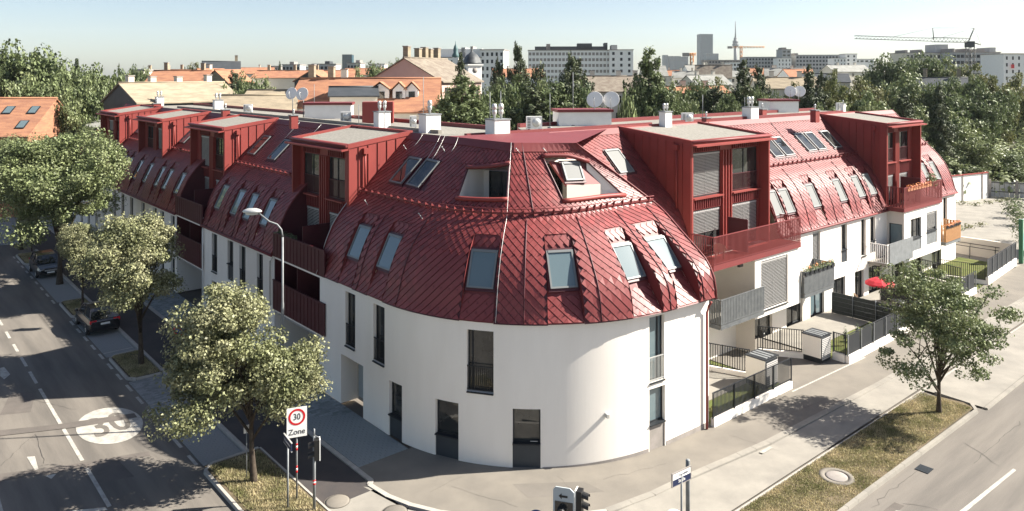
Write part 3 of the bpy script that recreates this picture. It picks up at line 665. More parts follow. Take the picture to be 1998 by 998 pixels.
for S, a in ((S_drum, .03), (S_drum, S_END-.03), (S_left, 5.6), (S_left, 17.1), (S_left, 22.8), (S_left, 57.9), (S_right, 29.85), (S_right, 43.5), (S_right, 14.5)):
    bm = dt(a) if S is S_drum else WB(a)
    m = MB(); m.tube([S(a, b)[0] + S(a, b)[1]*.03 for b in np.linspace(0, bm, 26)], .045, 6); m.build('verge_trim', 'redmetal', B)
m = MB(); m.tube([S_drum(.06, b)[0] + S_drum(.06, b)[1]*.1 for b in np.linspace(0, dt(0), 26)], .016, 5)
m.tube([S_drum(12.4, b)[0] + S_drum(12.4, b)[1]*.08 for b in np.linspace(.05, dt(12.4), 30)], .011, 5)
for s0, b0 in ((4.45, 7.5), (5.0, 7.4), (2.2, 8.2), (6.6, 8.4)):
    m.tube([S_drum(s0 + .1*math.sin(3*k), b0 + (dt(s0) - b0)*k)[0] + S_drum(s0, b0)[1]*.06 for k in np.linspace(0, 1, 7)], .01, 5)
for a in (13.4, 10.2, 7.4): m.tube([S_left(a, b)[0] + S_left(a, b)[1]*.05 for b in np.linspace(7.5, 9.0, 4)], .014, 5)
m.build('lightning_wire', 'alu', B)
for s0, b0, b1 in ((7.35, .05, 4.5), (13.55, .05, 4.5), (16.7, .05, 4.5), (20.05, .05, 4.5), (14.0, 4.6, 9.9), (3.98, .05, 4.4), (22.2, .05, 4.5)):
    m = MB(); m.tube([S_drum(s0, b)[0] + S_drum(s0, b)[1]*.03 for b in np.linspace(b0, min(b1, dt(s0)), 16)], .028, 5); m.build('standing_seam', 'darkred', B)
for a in (9.3, 11.75, 14.2): 
    m = MB(); m.tube([S_left(a, b)[0] + S_left(a, b)[1]*.03 for b in np.linspace(.05, 4.5, 12)], .028, 5); m.build('standing_seam', 'darkred', B)
for a, b1 in ((18.3, 4.5), (21.9, 9.0), (25.2, 4.5), (27.6, 4.5)):
    m = MB(); m.tube([S_right(a, b)[0] + S_right(a, b)[1]*.03 for b in np.linspace(.05, b1, 16)], .03, 5); m.build('standing_seam', 'darkred', B)
# short safety hooks with white eyelets
for s0, b0 in ((1.6, 7.9), (5.9, 8.3), (1.9, 4.1), (6.9, 4.1), (13.6, 8.0), (17.3, 8.0), (20.3, 5.0), (22.3, 5.3)):
    P, e, t, N = surf_box(MB(), S_drum, s0, b0, .1, .1, 0, .1); m = MB(); m.tube([P, P + N*.22 - e*.2 + t*.1], .014, 5); m.tube([P + N*.22 - e*.2 + t*.1, P + N*.25 - e*.23 + t*.11], .035, 6); m.build('safety_hook', 'alu', B)
bm = MB(); bm.hexa([(-.02,-.02,0),(.02,-.02,0),(.02,.3,0),(-.02,.3,0),(-.02,-.12,.30),(.02,-.12,.30),(.02,-.06,.32),(-.02,-.06,.32)]); bm.poly([(-.02,-.10,0),(.02,-.1,0),(0,-.1,.3)]); BRK = bm.mesh('bracket', 'redmetal', (0,0,0))[0]
def snow_guard(S, a0, a1, b, step):
    m = MB(); zz = np.array([0, 0, 1.]); n = max(3, int((a1-a0)/.5))
    for up, out in ((.14, .05), (.27, .10)): m.tube([p + zz*up for p in along(S, a0, a1, b, out, n)], .022, 5)
    # pressed guard plate between the rails
    pr = along(S, a0, a1, b, .06, n)
    for u, v_ in zip(pr, pr[1:]): m.poly([u + zz*.05, v_ + zz*.05, v_ + zz*.12, u + zz*.12])
    k = m.build('snow_guard', 'redmetal', B)
    for a in np.arange(a0 + .2, a1, step):
        P, N = S(a, b); R, _ = S(a+.05, b); e = R - P; rz = math.atan2(e[1], e[0])
        if np.dot(np.array([-math.sin(rz), math.cos(rz)]), N[:2]) > 0: rz += math.pi
        put('bracket', BRK, P + np.array([0, 0, -.02]), k, rz)
snow_guard(S_drum, .15, S_END - .1, 4.72, .62)
for a0, a1 in ((6.6, 17.1), (24.6, 31.2), (38.5, 44.9), (52.7, 57.8)): snow_guard(S_left, a0, a1, 4.72, .7)
for a0, a1 in ((13.6, 29.7), (36.4, 43.3)): snow_guard(S_right, a0, a1, 4.72, .62)
# ---- terraces cut into the rounded roof
def cut_terrace(H, zfl, doors, nm):
    s0, s1, b0, b1 = H; q = lambda s, b: drum_raw(s, min(b, drum_len(s)))
    BLc, BRc, TRc, TLc = q(s0, b0), q(s1, b0), q(s1, b1), q(s0, b1); e0 = (TRc - TLc)[:2]; e0 /= np.hypot(*e0); back = np.array([-e0[1], e0[0], 0])*1.3; TLo, TRo = TLc, TRc; zl = min(TLc[2], TRc[2]) - .02; TLc, TRc = np.array([*(TLc + back)[:2], zl]), np.array([*(TRc + back)[:2], zl]); fl = lambda p: np.array([p[0], p[1], zfl])
    m = MB(); m.poly([fl(BLc), fl(BRc), fl(TRc), fl(TLc)]); d = m.build('terrace_floor', 'concrete', B)
    m = MB(); n = 8
    for side in (s0, s1):
        P = [q(side, b) for b in np.linspace(b0, b1, n)]; m.poly(P + [fl(P[-1]), fl(P[0])]); o_ = P[-1]; m.poly([np.array([*o_[:2], zl]), np.array([*(o_ + back)[:2], zl]), fl(o_ + back), fl(o_)])
    for bb in (b0,):
        P = [q(s, bb) for s in np.linspace(s0, s1, n)]
        for u, v_ in zip(P, P[1:]): m.poly([u, v_, fl(v_), fl(u)])
    ex = TRc - TLc; W = np.hypot(ex[0], ex[1]); e = ex[:2] / W; nn = np.array([e[1], -e[0]])
    m2 = lambda s: TLc[:2] + e*s
    zt = zl; m.poly([np.array([*TLo[:2], zl]), np.array([*TRo[:2], zl]), TRc, TLc])
    ops = [(a, b, zfl + .02, zt - .18) for a, b in doors]
    wall_grid(m, m2, lambda s: nn, 0, W, zfl, zt, ops, 9, .08); m.build('terrace_wall', 'plaster', d)
    for a, b in doors: window(B, m2(a), m2(b), nn, zfl + .02, zt - .18, .06, mull=(.5,), sill=False, pane='pane', name='terrace_door')
    m = MB(); m.tube([q(s, b0) + np.array([0, 0, .05]) for s in np.linspace(s0 - .1, s1 + .1, 10)], .11, 8); m.build('terrace_coping', 'clad', B)
    m = MB(); m.tube([q(s, b1) + S_drum(s, b1)[1]*.06 for s in np.linspace(s0 - .1, s1 + .1, 10)], .1, 8); m.build('terrace_lintel', 'redmetal', B)
    for s in (s0, s1):
        m = MB(); m.tube([q(s, b) + S_drum(s, b)[1]*.03 for b in np.linspace(b0, b1, 8)], .05, 5); m.build('terrace_edge', 'darkred', B)
    return fl
cut_terrace(LOG1, 9.7, [(.3, 1.75)], 'a'); cut_terrace(LOG2, 9.7, [(.3, 1.5)], 'b')
# glazed roof piece standing inside the second terrace
m = MB(); NI = S_drum(19., 6.8)[1]; q = [drum_raw(17.3, 7.6), drum_raw(21.0, 7.6), drum_raw(21.0, 6.25), drum_raw(17.6, 6.25)]; q = [p - NI*.15 for p in q]; m.prism(q, -NI*.15); k = m.build('inner_roof', 'redmetal', B)
skylight(B, lambda a, b: (drum_raw(a, b) - NI*.15, NI), 19.2, 6.95, 1.0, .95, 'screen', .02)
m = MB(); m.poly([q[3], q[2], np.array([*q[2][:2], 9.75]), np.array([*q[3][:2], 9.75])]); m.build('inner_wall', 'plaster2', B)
# ---- flat roof deck, back walls
m = MB(); Z = 12.60
m.poly([LW(0, 5.3, Z), LW(58, 5.3, Z), LW(58, 13, Z), LW(-2, 13, Z)])
m.poly([RW(-1.5, 10.3, Z-.006), RW(43.6, 10.3, Z-.006), RW(43.6, 18, Z-.006), RW(4, 18, Z-.006)])
m.poly([(*topc(4.)[:2], Z+.004), (*topc(0)[:2], Z+.004), (*LW(-2, 13)[:2], Z+.004), (*RW(4, 18)[:2], Z+.004), (*RW(-1.5, 10.3)[:2], Z+.004)])
m.build('roof_deck', 'gravel', B)
m = MB(); sv = np.linspace(4., S_END, 24); far_ = [np.array([-3.35, 39.75, 12.88])*(1-k) + (RW(4.5, 10.3, 12.88))*k for k in np.linspace(0, 1, 24)]
for i in range(23): m.poly([topc(sv[i]) + UPZ*.02, topc(sv[i+1]) + UPZ*.02, far_[i+1], far_[i]])
m.build('roof_saddle', 'redmetal', B)
m = MB()
for F, pts in ((LW, [(58, 0.1), (58, 13), (-2, 13)]), (RW, [(43.6, 4.9), (43.6, 18), (4, 18)])):
    for (a, b), (c, d) in zip(pts, pts[1:]): m.poly([F(a, b, 0), F(c, d, 0), F(c, d, 12.6 if b > 5 else 5.9), F(a, b, 12.6 if b > 5 else 5.9)])
m.poly([LW(58, 5.3, 0), LW(58, 13, 0), LW(58, 13, 12.6), LW(58, 5.3, 12.6)]); m.poly([RW(43.6, 10.3, 0), RW(43.6, 18, 0), RW(43.6, 18, 12.6), RW(43.6, 10.3, 12.6)])
m.build('back_wall', 'plaster', B)
for F, t0, t1, d in ((LW, 0, 58, 12.9), (RW, 4, 43.6, 17.9)):
    m = MB(); m.fbox(F, t0, t1, d-.2, d+.1, 12.4, 12.85); m.build('parapet', 'redmetal', B)
# ------------------------------------------------------------------ dormers, loggias and wing walls
def dormer(F, nin, off, t0, t1, df, dw, zb, wins, zup, zlow=None, lab=None, blinds=(0, 0, 0, 0), sgn=1):
    dB = off + 5.5; u = (F(1,0) - F(0,0)); nout2 = -nin
    zt = lambda d: 12.28 + (d - df) / (dB - df) * .55
    m = MB()
    for t, k in ((t0, 1), (t1, -1)): m.prism([F(t, df, zb), F(t, df, zt(df)), F(t, dB, zt(dB)), F(t, dB, zb)], (u * .13 * k))
    m.hexa([F(t0+.13,df,zt(df)-.16), F(t1-.13,df,zt(df)-.16), F(t1-.13,dB,zt(dB)-.16), F(t0+.13,dB,zt(dB)-.16), F(t0+.13,df,zt(df)-.01), F(t1-.13,df,zt(df)-.01), F(t1-.13,dB,zt(dB)-.01), F(t0+.13,dB,zt(dB)-.01)])
    if zlow is None: m.fbox(F, t0+.13, t1-.13, df+.02, dw+.2, zb, zb+.12)
    ops = []; lv = [zup] + ([zlow] if zlow else [])
    for za, zc in lv: ops += [(a, b, za, zc) for a, b in wins]
    wall_grid(m, lambda s: F(s, dw)[:2], lambda s: nout2, t0+.13, t1-.13, zb, zt(df)-.16, ops, 99, .15)
    D = m.build('dormer', 'clad', B, label=lab)
    # gravel roof with a raised rim, a projecting drip shelf and its gutter
    rim = MB(); e = .14
    def slab(ta, tb, da, db, h0, h1): rim.hexa([F(ta,da,zt(da)+h0), F(tb,da,zt(da)+h0), F(tb,db,zt(db)+h0), F(ta,db,zt(db)+h0), F(ta,da,zt(da)+h1), F(tb,da,zt(da)+h1), F(tb,db,zt(db)+h1), F(ta,db,zt(db)+h1)])
    slab(t0-.06, t0+e, df-.02, dB, -.06, .17); slab(t1-e, t1+.06, df-.02, dB, -.06, .17); slab(t0+e, t1-e, df-.02, df+e, -.06, .165); slab(t0+e, t1-e, dB-e, dB, -.06, .165)
    slab(t0-.10, t1+.10, df-.42, df-.02, -.14, -.05); rim.build('roof_rim', 'clad', D)
    g = MB(); g.poly([F(t0+e,df+e,zt(df+e)+.03), F(t1-e,df+e,zt(df+e)+.03), F(t1-e,dB-e,zt(dB-e)+.03), F(t0+e,dB-e,zt(dB-e)+.03)]); g.build('gravel_bed', 'gravel', D)
    g = MB(); g.tube([F(t0-.05, df-.09, zt(df)+.08), F(t1+.05, df-.09, zt(df)+.08)], .075, 8); g.build('gutter', 'redmetal', D)
    # standing seam panels on the side that faces the corner
    ds = np.append(np.arange(df+.02, dB-.6, .58), dB-.05)
    def zr(d):
        r = d - off
        if r <= PROF[-1][0]: return float(np.interp(r, PROF[:,0], PROF[:,1]))
        return PROF[-1][1] + (r - PROF[-1][0]) * (TOP_Z - PROF[-1][1]) / (TOP_D - PROF[-1][0])
    for a, b in zip(ds, ds[1:]):
        za, zc = max(zr(a)-.12, zb), max(zr(b)-.12, zb); ta, tb = zt(a)-.08, zt(b)-.08
        if ta - za < .1: continue
        k = -.03; p = MB(); p.prism([F(t0-.003,a+.006,za), F(t0-.003,b-.006,min(zc, tb-.02)), F(t0-.003,b-.006,tb), F(t0-.003,a+.006,ta)], u*-.018)
        p.fbox(F, t0-.065, t0-.02, a+.004, a+.03, za, ta); p.build('cladding_panel', 'clad', D)
    # downpipe with hopper on the same side
    dq = df + .95; p = MB(); p.tube([F(t0-.13, dq, zr(dq)), F(t0-.13, dq, zt(dq)-.35)], .05, 8); p.fbox(F, t0-.26, t0-.05, dq-.13, dq+.13, zt(dq)-.5, zt(dq)-.2); p.build('downpipe', 'clad', D)
    # vertical slats above, between and below the windows
    bands = [(zup[1]+.04, zt(df)-.2)] + ([(zlow[1]+.05, zup[0]-.05)] if zlow else [(zb+.13, zup[0]-.05)])
    ang = math.atan2(u[1], u[0])
    for z0, z1 in bands:
        if z1 - z0 < .15: continue
        me = barmesh('slat', 'redmetal', .025, .045, z1-z0, ang)
        for a, b in wins:
            for t in np.arange(a+.1, b, .21): put('slat', me, F(t, dw-.045, z0), D)
    me = barmesh('mullion_post', 'clad', .045, .06, (zup[1] - (zlow[0] if zlow else zb+.13)), ang)
    for t in np.linspace(wins[0][1]+.12, wins[1][0]-.12, 4): put('mullion_post', me, F(t, dw-.06, zlow[0] if zlow else zb+.13), D)
    i = 0
    for (z0, z1) in lv:
        for a, b in wins:
            A, Bq = F(a, dw)[:2], F(b, dw)[:2]
            window(D, A, Bq, nout2, z0, z1, .12, mull=(.5,) if i < 2 else (.5,), blind=blinds[i], sill=False, rail=(i < 2 and not blinds[i]), railmat='darkred'); i += 1
    for a, b in wins:
        s_ = MB(); s_.fbox(F, a-.05, b+.05, dw-.22, dw-.002, zup[0]-.09, zup[0]-.01); s_.build('sill', 'clad', D)
    return D
WL4 = lambda t0: [(t0+1.24, t0+3.12), (t0+4.1, t0+6.19)]
dormer(LW, nL, 0, -.3, 6.44, 1.5, 2.0, 5.9, WL4(-.3), (9.25, 11.56), (5.95, 8.5), 'red dormer tower beside the rounded corner on the shaded street side', (0, 0, .75, .8))
dormer(LW, nL, 0, 17.35, 24.45, 1.5, 2.0, 5.9, WL4(17.35), (9.25, 11.56), (5.95, 8.5), 'second red dormer tower from the corner on the shaded street side', (0, 1, 1, 1))
dormer(LW, nL, 0, 31.3, 38.4, 1.45, 2.0, 9.0, WL4(31.3), (9.45, 11.56), None, 'third red dormer from the corner on the shaded street side', (.9, 0))
dormer(LW, nL, 0, 45.0, 52.4, 1.45, 2.0, 8.9, WL4(45.0), (9.45, 11.56), None, 'farthest red dormer on the shaded street side', (0, .5))
dormer(RW, nR, WING_OFF, 5.5, 13.5, 4.95, 5.6, 5.75, [(6.4, 9.2), (10.3, 13.15)], (9.08, 11.65), (5.8, 8.35), 'large red dormer tower over the terrace on the garden side', (1, 0, .55, .75))
dormer(RW, nR, WING_OFF, 29.9, 36.2, 4.85, 5.5, 5.75, [(30.7, 32.6), (33.4, 35.3)], (9.3, 11.6), (5.8, 8.3), 'far red dormer tower on the garden side', (0, 0, .8, .5))
# ---- left wing walls
lwins = [(14.45, 15.45), (11.66, 12.62), (9.67, 10.65), (7.05, 7.95)]
gw = [(14.45, 15.45, .0, 2.42), (12.53, 13.42, .7, 2.42), (10.3, 11.2, .7, 2.42), (8.2, 9.1, .7, 2.42)]
m = MB(); ops = [(a, b, 3.05, 5.58) for a, b in lwins] + gw
wall_grid(m, lambda s: LW(s, 0)[:2], lambda s: -nL, 5.45, 17.05, 0, 5.95, ops, 99)
for i, (a, b) in enumerate(lwins): window(B, LW(b, 0)[:2], LW(a, 0)[:2], -nL, 3.05, 5.58, panel=1.05 if i == 1 else 0, rail=i != 1, mull=(.6,))
for a, b, z0, z1 in gw: window(B, LW(b, 0)[:2], LW(a, 0)[:2], -nL, z0, z1, panel=.85 if z0 < .1 else 0)
far = [23.2, 25.8, 27.7, 31.0, 34.4, 37.2, 40.1, 43.5, 47.0, 50.2, 53.4]
ops = [(a, a+.95, 3.05, 5.58) for a in far] + [(a, a+.95, .0 if i % 2 else .7, 2.42) for i, a in enumerate(far)]
wall_grid(m, lambda s: LW(s, 0)[:2], lambda s: -nL, 22.75, 58, 0, 5.95, ops, 99)
for i, a in enumerate(far):
    window(B, LW(a+.95, 0)[:2], LW(a, 0)[:2], -nL, 3.05, 5.58, rail=a < 32, mull=(.6,)); window(B, LW(a+.95, 0)[:2], LW(a, 0)[:2], -nL, .0 if i % 2 else .7, 2.42, panel=.8 if i % 2 else 0)
# passages under the loggias: side walls, back, ceiling
for a, b in ((.0, 5.45), (17.05, 22.75)):
    for t in (a, b): m.poly([LW(t, 0, 0), LW(t, 7, 0), LW(t, 7, 2.7), LW(t, 0, 2.7)])
    m.poly([LW(a, 0, 2.62), LW(b, 0, 2.62), LW(b, 7, 2.62), LW(a, 7, 2.62)])
m.build('wall', 'plaster', B, label='white straight wall of the shaded street wing')
for a, b, plant in ((-.3, 5.45, True), (17.05, 22.75, False)):
    m = MB(); m.fbox(LW, a, b, .02, 1.9, 2.70, 2.92); m.fbox(LW, a, b, .02, 1.95, 5.68, 5.88); k = m.build('loggia_slab', 'plaster', B)
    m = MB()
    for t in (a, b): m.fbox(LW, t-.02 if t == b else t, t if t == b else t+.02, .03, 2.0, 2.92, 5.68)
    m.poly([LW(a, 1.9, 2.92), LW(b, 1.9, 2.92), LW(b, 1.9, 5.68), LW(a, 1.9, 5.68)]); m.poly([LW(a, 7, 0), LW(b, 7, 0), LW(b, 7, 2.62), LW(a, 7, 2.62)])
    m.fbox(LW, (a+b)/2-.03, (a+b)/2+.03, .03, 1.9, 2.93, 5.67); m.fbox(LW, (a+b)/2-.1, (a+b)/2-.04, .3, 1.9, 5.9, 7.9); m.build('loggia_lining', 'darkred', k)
    for z0, z1 in ((2.86, 4.5), (5.84, 7.2)):
        m = MB(); m.fbox(LW, a-.06 if a > 0 else a-.5, b, -.1, -.05, z0, z1); m.fbox(LW, a-.06 if a > 0 else a-.5, b, -.13, -.02, z1-.03, z1+.02); k2 = m.build('balcony_parapet', 'darkred', B)
        me = barmesh('rib', 'darkred', .012, .012, z1-z0-.1, math.atan2(uL[1], uL[0]))
        for t in np.arange(a+.1, b, .42): put('rib', me, LW(t, -.115, z0+.04), k2)
    for q in (.2, .7):
        window(B, LW(a + (b-a)*(q+.22), 1.9)[:2], LW(a + (b-a)*q, 1.9)[:2], -nL, 2.95, 5.2, -.06, sill=False, mull=(.5,), name='loggia_door')
m = MB(); m.tube([LW(5.6, -.05, 5.7), LW(5.75, -.13, 5.5), LW(5.75, -.13, 2.95)], .055, 8); m.build('downpipe', 'white', B)
m = MB(); m.tube([LW(17.0, -.05, 5.7), LW(16.85, -.13, 5.5), LW(16.85, -.13, .1)], .05, 8); m.build('downpipe', 'white', B)
p = C1 - u37*.28 - n37*.12; m = MB(); m.tube([(p[0]-n37[0]*.25, p[1]-n37[1]*.25, 5.85), (p[0]-n37[0]*.1, p[1]-n37[1]*.1, 5.6), (*p, 5.3), (*p, .02)], .055, 8); m.build('downpipe', 'clad', B)
# ---- right wing walls, bays, balconies
rw = [(18.6, 19.65), (22.6, 23.45), (25.6, 26.35), (27.05, 27.9), (38.0, 38.9), (40.8, 41.7)]
rg = [(15.3, 17.3, .0, 2.35), (18.3, 20.2, .0, 2.35), (21.4, 23.2, .0, 2.35), (24.6, 26.0, 0., 2.35), (26.8, 29.0, .0, 2.35), (31.2, 33.0, 0., 2.35), (34.2, 36.4, 0., 2.35), (38.4, 40.4, 0., 2.35)]
m = MB(); ops = [(a, b, 2.95, 5.62) for a, b in rw] + [(14.9, 16.6, 2.6, 5.0)]
D0 = WING_OFF
wall_grid(m, lambda s: RW(s, D0)[:2], lambda s: -nR, 14.75, 29.85, 2.0, 5.95, [o for o in ops if o[0] < 29], 99); wall_grid(m, lambda s: RW(s, D0)[:2], lambda s: -nR, 36.8, 43.6, 2.0, 5.95, [o for o in ops if o[0] > 36], 99)
wall_grid(m, lambda s: RW(s, D0)[:2], lambda s: -nR, 5., 43.6, 0., 2.0, [(a, b, z0, 1.98) for a, b, z0, z1 in rg] + [(10.2, 13.6, 0, 1.98)], 99)
for i, (a, b) in enumerate(rw): window(B, RW(a, D0)[:2], RW(b, D0)[:2], -nR, 2.95, 5.62, panel=.9 if i in (1, 3) else 0, blind=1 if i == 0 else 0, mull=(.55,), pane='pane')
window(B, RW(14.9, D0)[:2], RW(16.6, D0)[:2], -nR, 2.6, 5.0, mull=(.5,), sill=False)
for a, b, z0, z1 in rg: window(B, RW(a, D0)[:2], RW(b, D0)[:2], -nR, .02, 1.98, .2, mull=(.5,), sill=False, pane='pale' if a in (18.3,) else 'pane')
window(B, RW(10.2, D0)[:2], RW(13.6, D0)[:2], -nR, .02, 1.98, .2, mull=(.33, .66), sill=False)
# bay one: white box under the first terrace, open loggia beside it
wall_grid(m, lambda s: RW(s, 3.6)[:2], lambda s: -nR, 9.64, 14.75, 2.0, 5.5, [(10.28, 13.24, 2.35, 5.25)], 99)
window(B, RW(10.28, 3.6)[:2], RW(13.24, 3.6)[:2], -nR, 2.35, 5.25, .14, blind=1, mull=(.5,))
m.poly([RW(14.75,3.6,2.0), RW(14.75,D0,2.0), RW(14.75,D0,5.5), RW(14.75,3.6,5.5)]); m.poly([RW(9.64,3.6,2.0), RW(14.75,3.6,2.0), RW(14.75,D0,2.0), RW(9.64,D0,2.0)])
m.poly([RW(5.45,3.6,5.48), RW(14.75,3.6,5.48), RW(14.75,6.5,5.48), RW(5.45,6.5,5.48)])
# bay two
wall_grid(m, lambda s: RW(s, 3.6)[:2], lambda s: -nR, 29.85, 36.8, 2.05, 5.85, [(31.0, 33.0, 2.65, 5.15), (34.0, 36.05, 2.75, 5.3)], 99)
window(B, RW(31.0, 3.6)[:2], RW(33.0, 3.6)[:2], -nR, 2.65, 5.15, .16, panel=1.0, mull=(.4, .75), panelmat='galv'); window(B, RW(34.0, 3.6)[:2], RW(36.05, 3.6)[:2], -nR, 2.75, 5.3, .16, panel=1.05, blind=.9, panelmat='galv')
m.poly([RW(36.8,3.6,2.05), RW(36.8,D0,2.05), RW(36.8,D0,5.85), RW(36.8,3.6,5.85)]); m.poly([RW(29.85,3.6,2.05), RW(36.8,3.6,2.05), RW(36.8,D0,2.05), RW(29.85,D0,2.05)])
m.build('wall', 'plaster', B, label='white wall of the sunny garden wing with bays')
m = MB()
m.poly([RW(9.64,3.6,0), RW(9.64,6.8,0), RW(9.64,6.8,5.48), RW(9.64,3.6,5.48)]); m.poly([RW(5.2,6.6,0), RW(9.64,6.6,0), RW(9.64,6.6,5.48), RW(5.2,6.6,5.48)])
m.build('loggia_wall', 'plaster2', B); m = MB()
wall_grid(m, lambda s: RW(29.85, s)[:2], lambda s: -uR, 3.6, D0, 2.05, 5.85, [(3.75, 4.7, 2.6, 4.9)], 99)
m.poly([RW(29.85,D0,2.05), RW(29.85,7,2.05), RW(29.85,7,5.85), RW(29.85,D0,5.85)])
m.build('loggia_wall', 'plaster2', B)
window(B, RW(29.85, 3.75)[:2], RW(29.85, 4.7)[:2], -uR, 2.6, 4.9, .14, sill=False, pane='pale'); window(B, RW(5.6, 6.6)[:2], RW(7.6, 6.6)[:2], -nR, 2.4, 5.0, -.05, sill=False, mull=(.5,), name='loggia_door')
m = MB(); m.obox(RW(8.6, 3.9, 5.25), (*uR, 0), (*nR, 0), (0,0,1), .18, .08, .08); m.build('wall_lamp', 'signblack', B)
def balcony(name, t0, t1, d0, d1, zs, zr, mat, step, hb=.02, sides=(True, True), slab='concrete', slabt=.2, kick=None, lab=None):
    """slab with a slatted balustrade: front from t0 to t1 and returns to the wall"""
    m = MB(); m.fbox(RW, t0, t1, d0+.03, d1, zs-slabt, zs); bal = m.build(name, slab, B, label=lab)
    def run(P, Q):
        e = Q - P; L = np.linalg.norm(e); e /= L; ang = math.atan2(e[1], e[0]); r = MB(); c = (P + Q)/2
        nn = np.array([-e[1], e[0], 0])
        r.obox(c + np.array([0,0,zr-.025]), e, nn, (0,0,1), L/2, .03, .025); r.build('handrail', mat, bal); r = MB(); r.obox(c + np.array([0,0,zs+.06]), e, nn, (0,0,1), L/2, .02, .02)
        r.build('lower_rail', mat, bal); r = MB()
        if kick: r.obox(c + np.array([0,0,zs-slabt/2-.02]), e, nn, (0,0,1), L/2, .012, slabt/2+.02)
        if kick: r.build('kick_plate', mat, bal)
        me = barmesh('baluster', mat, hb, .012, zr - zs - .1, ang)
        for k in np.arange(.05, L, step): put('baluster', me, P + e*k + np.array([0, 0, zs+.06]), bal)
    run(RW(t0, d0), RW(t1, d0))
    if sides[0]: run(RW(t0, d0+.06), RW(t0, d1))
    if sides[1]: run(RW(t1, d0+.06), RW(t1, d1))
    return bal
balcony('roof_terrace', 5.42, 14.6, 3.5, 4.95, 5.8, 7.34, 'redmetal', .115, .02, kick=True, slabt=.28, slab='clad', lab='red slatted roof terrace in front of the large garden side dormer')
balcony('roof_terrace', 29.6, 36.85, 3.5, 4.85, 6.15, 7.7, 'redmetal', .21, .05, kick=True, slabt=.26, slab='clad', lab='red slatted roof terrace with flower boxes at the far dormer')
balcony('balcony', 5.9, 10.2, 3.35, 5.0, 2.5, 3.9, 'zinc', .15, .056, (True, False), kick=True, slabt=.2, lab='grey slatted balcony next to the rounded corner')
balcony('balcony', 14.85, 18.6, 3.4, D0, 2.5, 3.92, 'zinc', .16, .068, kick=True, slabt=.2, lab='grey balcony with flower boxes right of the white bay')
b3 = balcony('balcony', 26.7, 31.0, 3.5, D0, 2.45, 3.85, 'white', .14, .02, slabt=.22, lab='pale balcony above the red parasol')
m = MB(); m.fbox(RW, 27.0, 31.0, 3.42, 3.46, 2.3, 3.9); m.build('privacy_panel', 'galv', b3)
balcony('balcony', 37.4, 40.6, 3.4, D0, 2.5, 3.9, 'slatwood', .23, .085, slabt=.25, slab='galv', lab='orange wooden balcony at the far end of the garden wing')
m = MB(); m.fbox(RW, 9.35, 9.41, 3.9, 5.2, 5.85, 7.75); m.build('privacy_panel', 'darkred', B); m = MB(); m.fbox(RW, 33.1, 33.16, 3.7, 5.2, 6.2, 8.1); m.build('privacy_panel', 'darkred', B)
# ------------------------------------------------------------------ things on the flat roof
ZD = 12.60
def onroof(x, y): return Gp(x, y, ZD)
def chimney(x0, x1, ytop, ybase, lab, mat='white', pots=2, cap='galv'):
    p = onroof((x0+x1)/2, ybase); k = p[1]/FPX; w = (x1-x0)*k/1.3; ztop = CAMH - (ytop - HZN)*k; R = lambda a: (math.cos(a), math.sin(a), 0)
    m = MB(); a = math.radians(38); m.obox((p[0], p[1], (ZD-.05+ztop)/2), R(a), R(a+math.pi/2), (0,0,1), w/2, w*.42, (ztop-ZD+.05)/2); o = m.build('chimney', mat, None, label=lab, cat='chimney')
    m = MB(); m.obox((p[0], p[1], ztop+.03), R(a), R(a+math.pi/2), (0,0,1), w/2+.05, w*.42+.05, .03); m.build('cap', cap, o)
    for i in range(pots):
        c = p[:2] + np.array(R(a)[:2])*w*(-.22 + .44*i/max(1, pots-1)) if pots > 1 else p[:2]; s = min(1., w*.8)
        m = MB(); m.lathe((*c, ztop+.06), [(.09*s,0),(.09*s,.25*s),(.16*s,.32*s),(.17*s,.55*s),(.12*s,.62*s),(.19*s,.66*s),(.15*s,.95*s),(.05*s,1.0*s)], 12); m.build('flue_cowl', 'alu', o)
    return o
chimney(817, 860, 224, 259, 'white rendered chimney with a big metal ventilator behind the shaded ridge', pots=1)
chimney(947, 995, 234, 268, 'white chimney with two cowls behind the rounded corner')
chimney(729, 762, 219, 252, 'white chimney with small flues left of the metal ventilator')
chimney(1286, 1311, 219, 254, 'slim white chimney on the large garden side dormer', pots=2)
chimney(1448, 1480, 210, 233, 'white chimney block between the garden side dormers')
chimney(415, 436, 196, 215, 'white chimney behind the second street dormer'); chimney(302, 320, 190, 206, 'white chimney behind the third street dormer')
chimney(255, 266, 192, 206, 'small white chimney behind the farthest street dormer', pots=1); chimney(1640, 1650, 203, 218, 'small white chimney by the far garden dormer', pots=1)
for x, y0, y1, lab in ((573, 226, 250, 'short red chimney stack left of the nearest street dormer'), (440, 215, 230, 'short red chimney stack by the second street dormer'), (1378, 231, 246, 'short red flue box with a cowl on the large garden dormer'), (1590, 216, 238, 'short red chimney stack at the end of the garden ridge'), (306, 203, 214, 'short red chimney stack by the third street dormer'), (258, 197, 206, 'short red chimney stack by the farthest street dormer'), (1487, 214, 226, 'low red roof box beside the white chimney block')):
    chimney(x-9, x+9, y0, y1, lab, 'clad', 1)
def stairhead(x0, x1, ytop, ybase, lab):
    p = onroof((x0+x1)/2, ybase); k = p[1]/FPX; w = (x1-x0)*k; zt = CAMH-(ytop-HZN)*k; m = MB(); m.obox((p[0], p[1]+1.2, (ZD+zt)/2-.03), (1,.12,0), (-.12,1,0), (0,0,1), w/2, 1.2, (zt-ZD)/2+.03); o = m.build('stair_head', 'white', None, label=lab, cat='roof box')
    m = MB(); m.obox((p[0], p[1]+1.2, zt+.08), (1,.12,0), (-.12,1,0), (0,0,1), w/2+.12, 1.32, .09); m.build('roof_slab', 'redmetal', o)
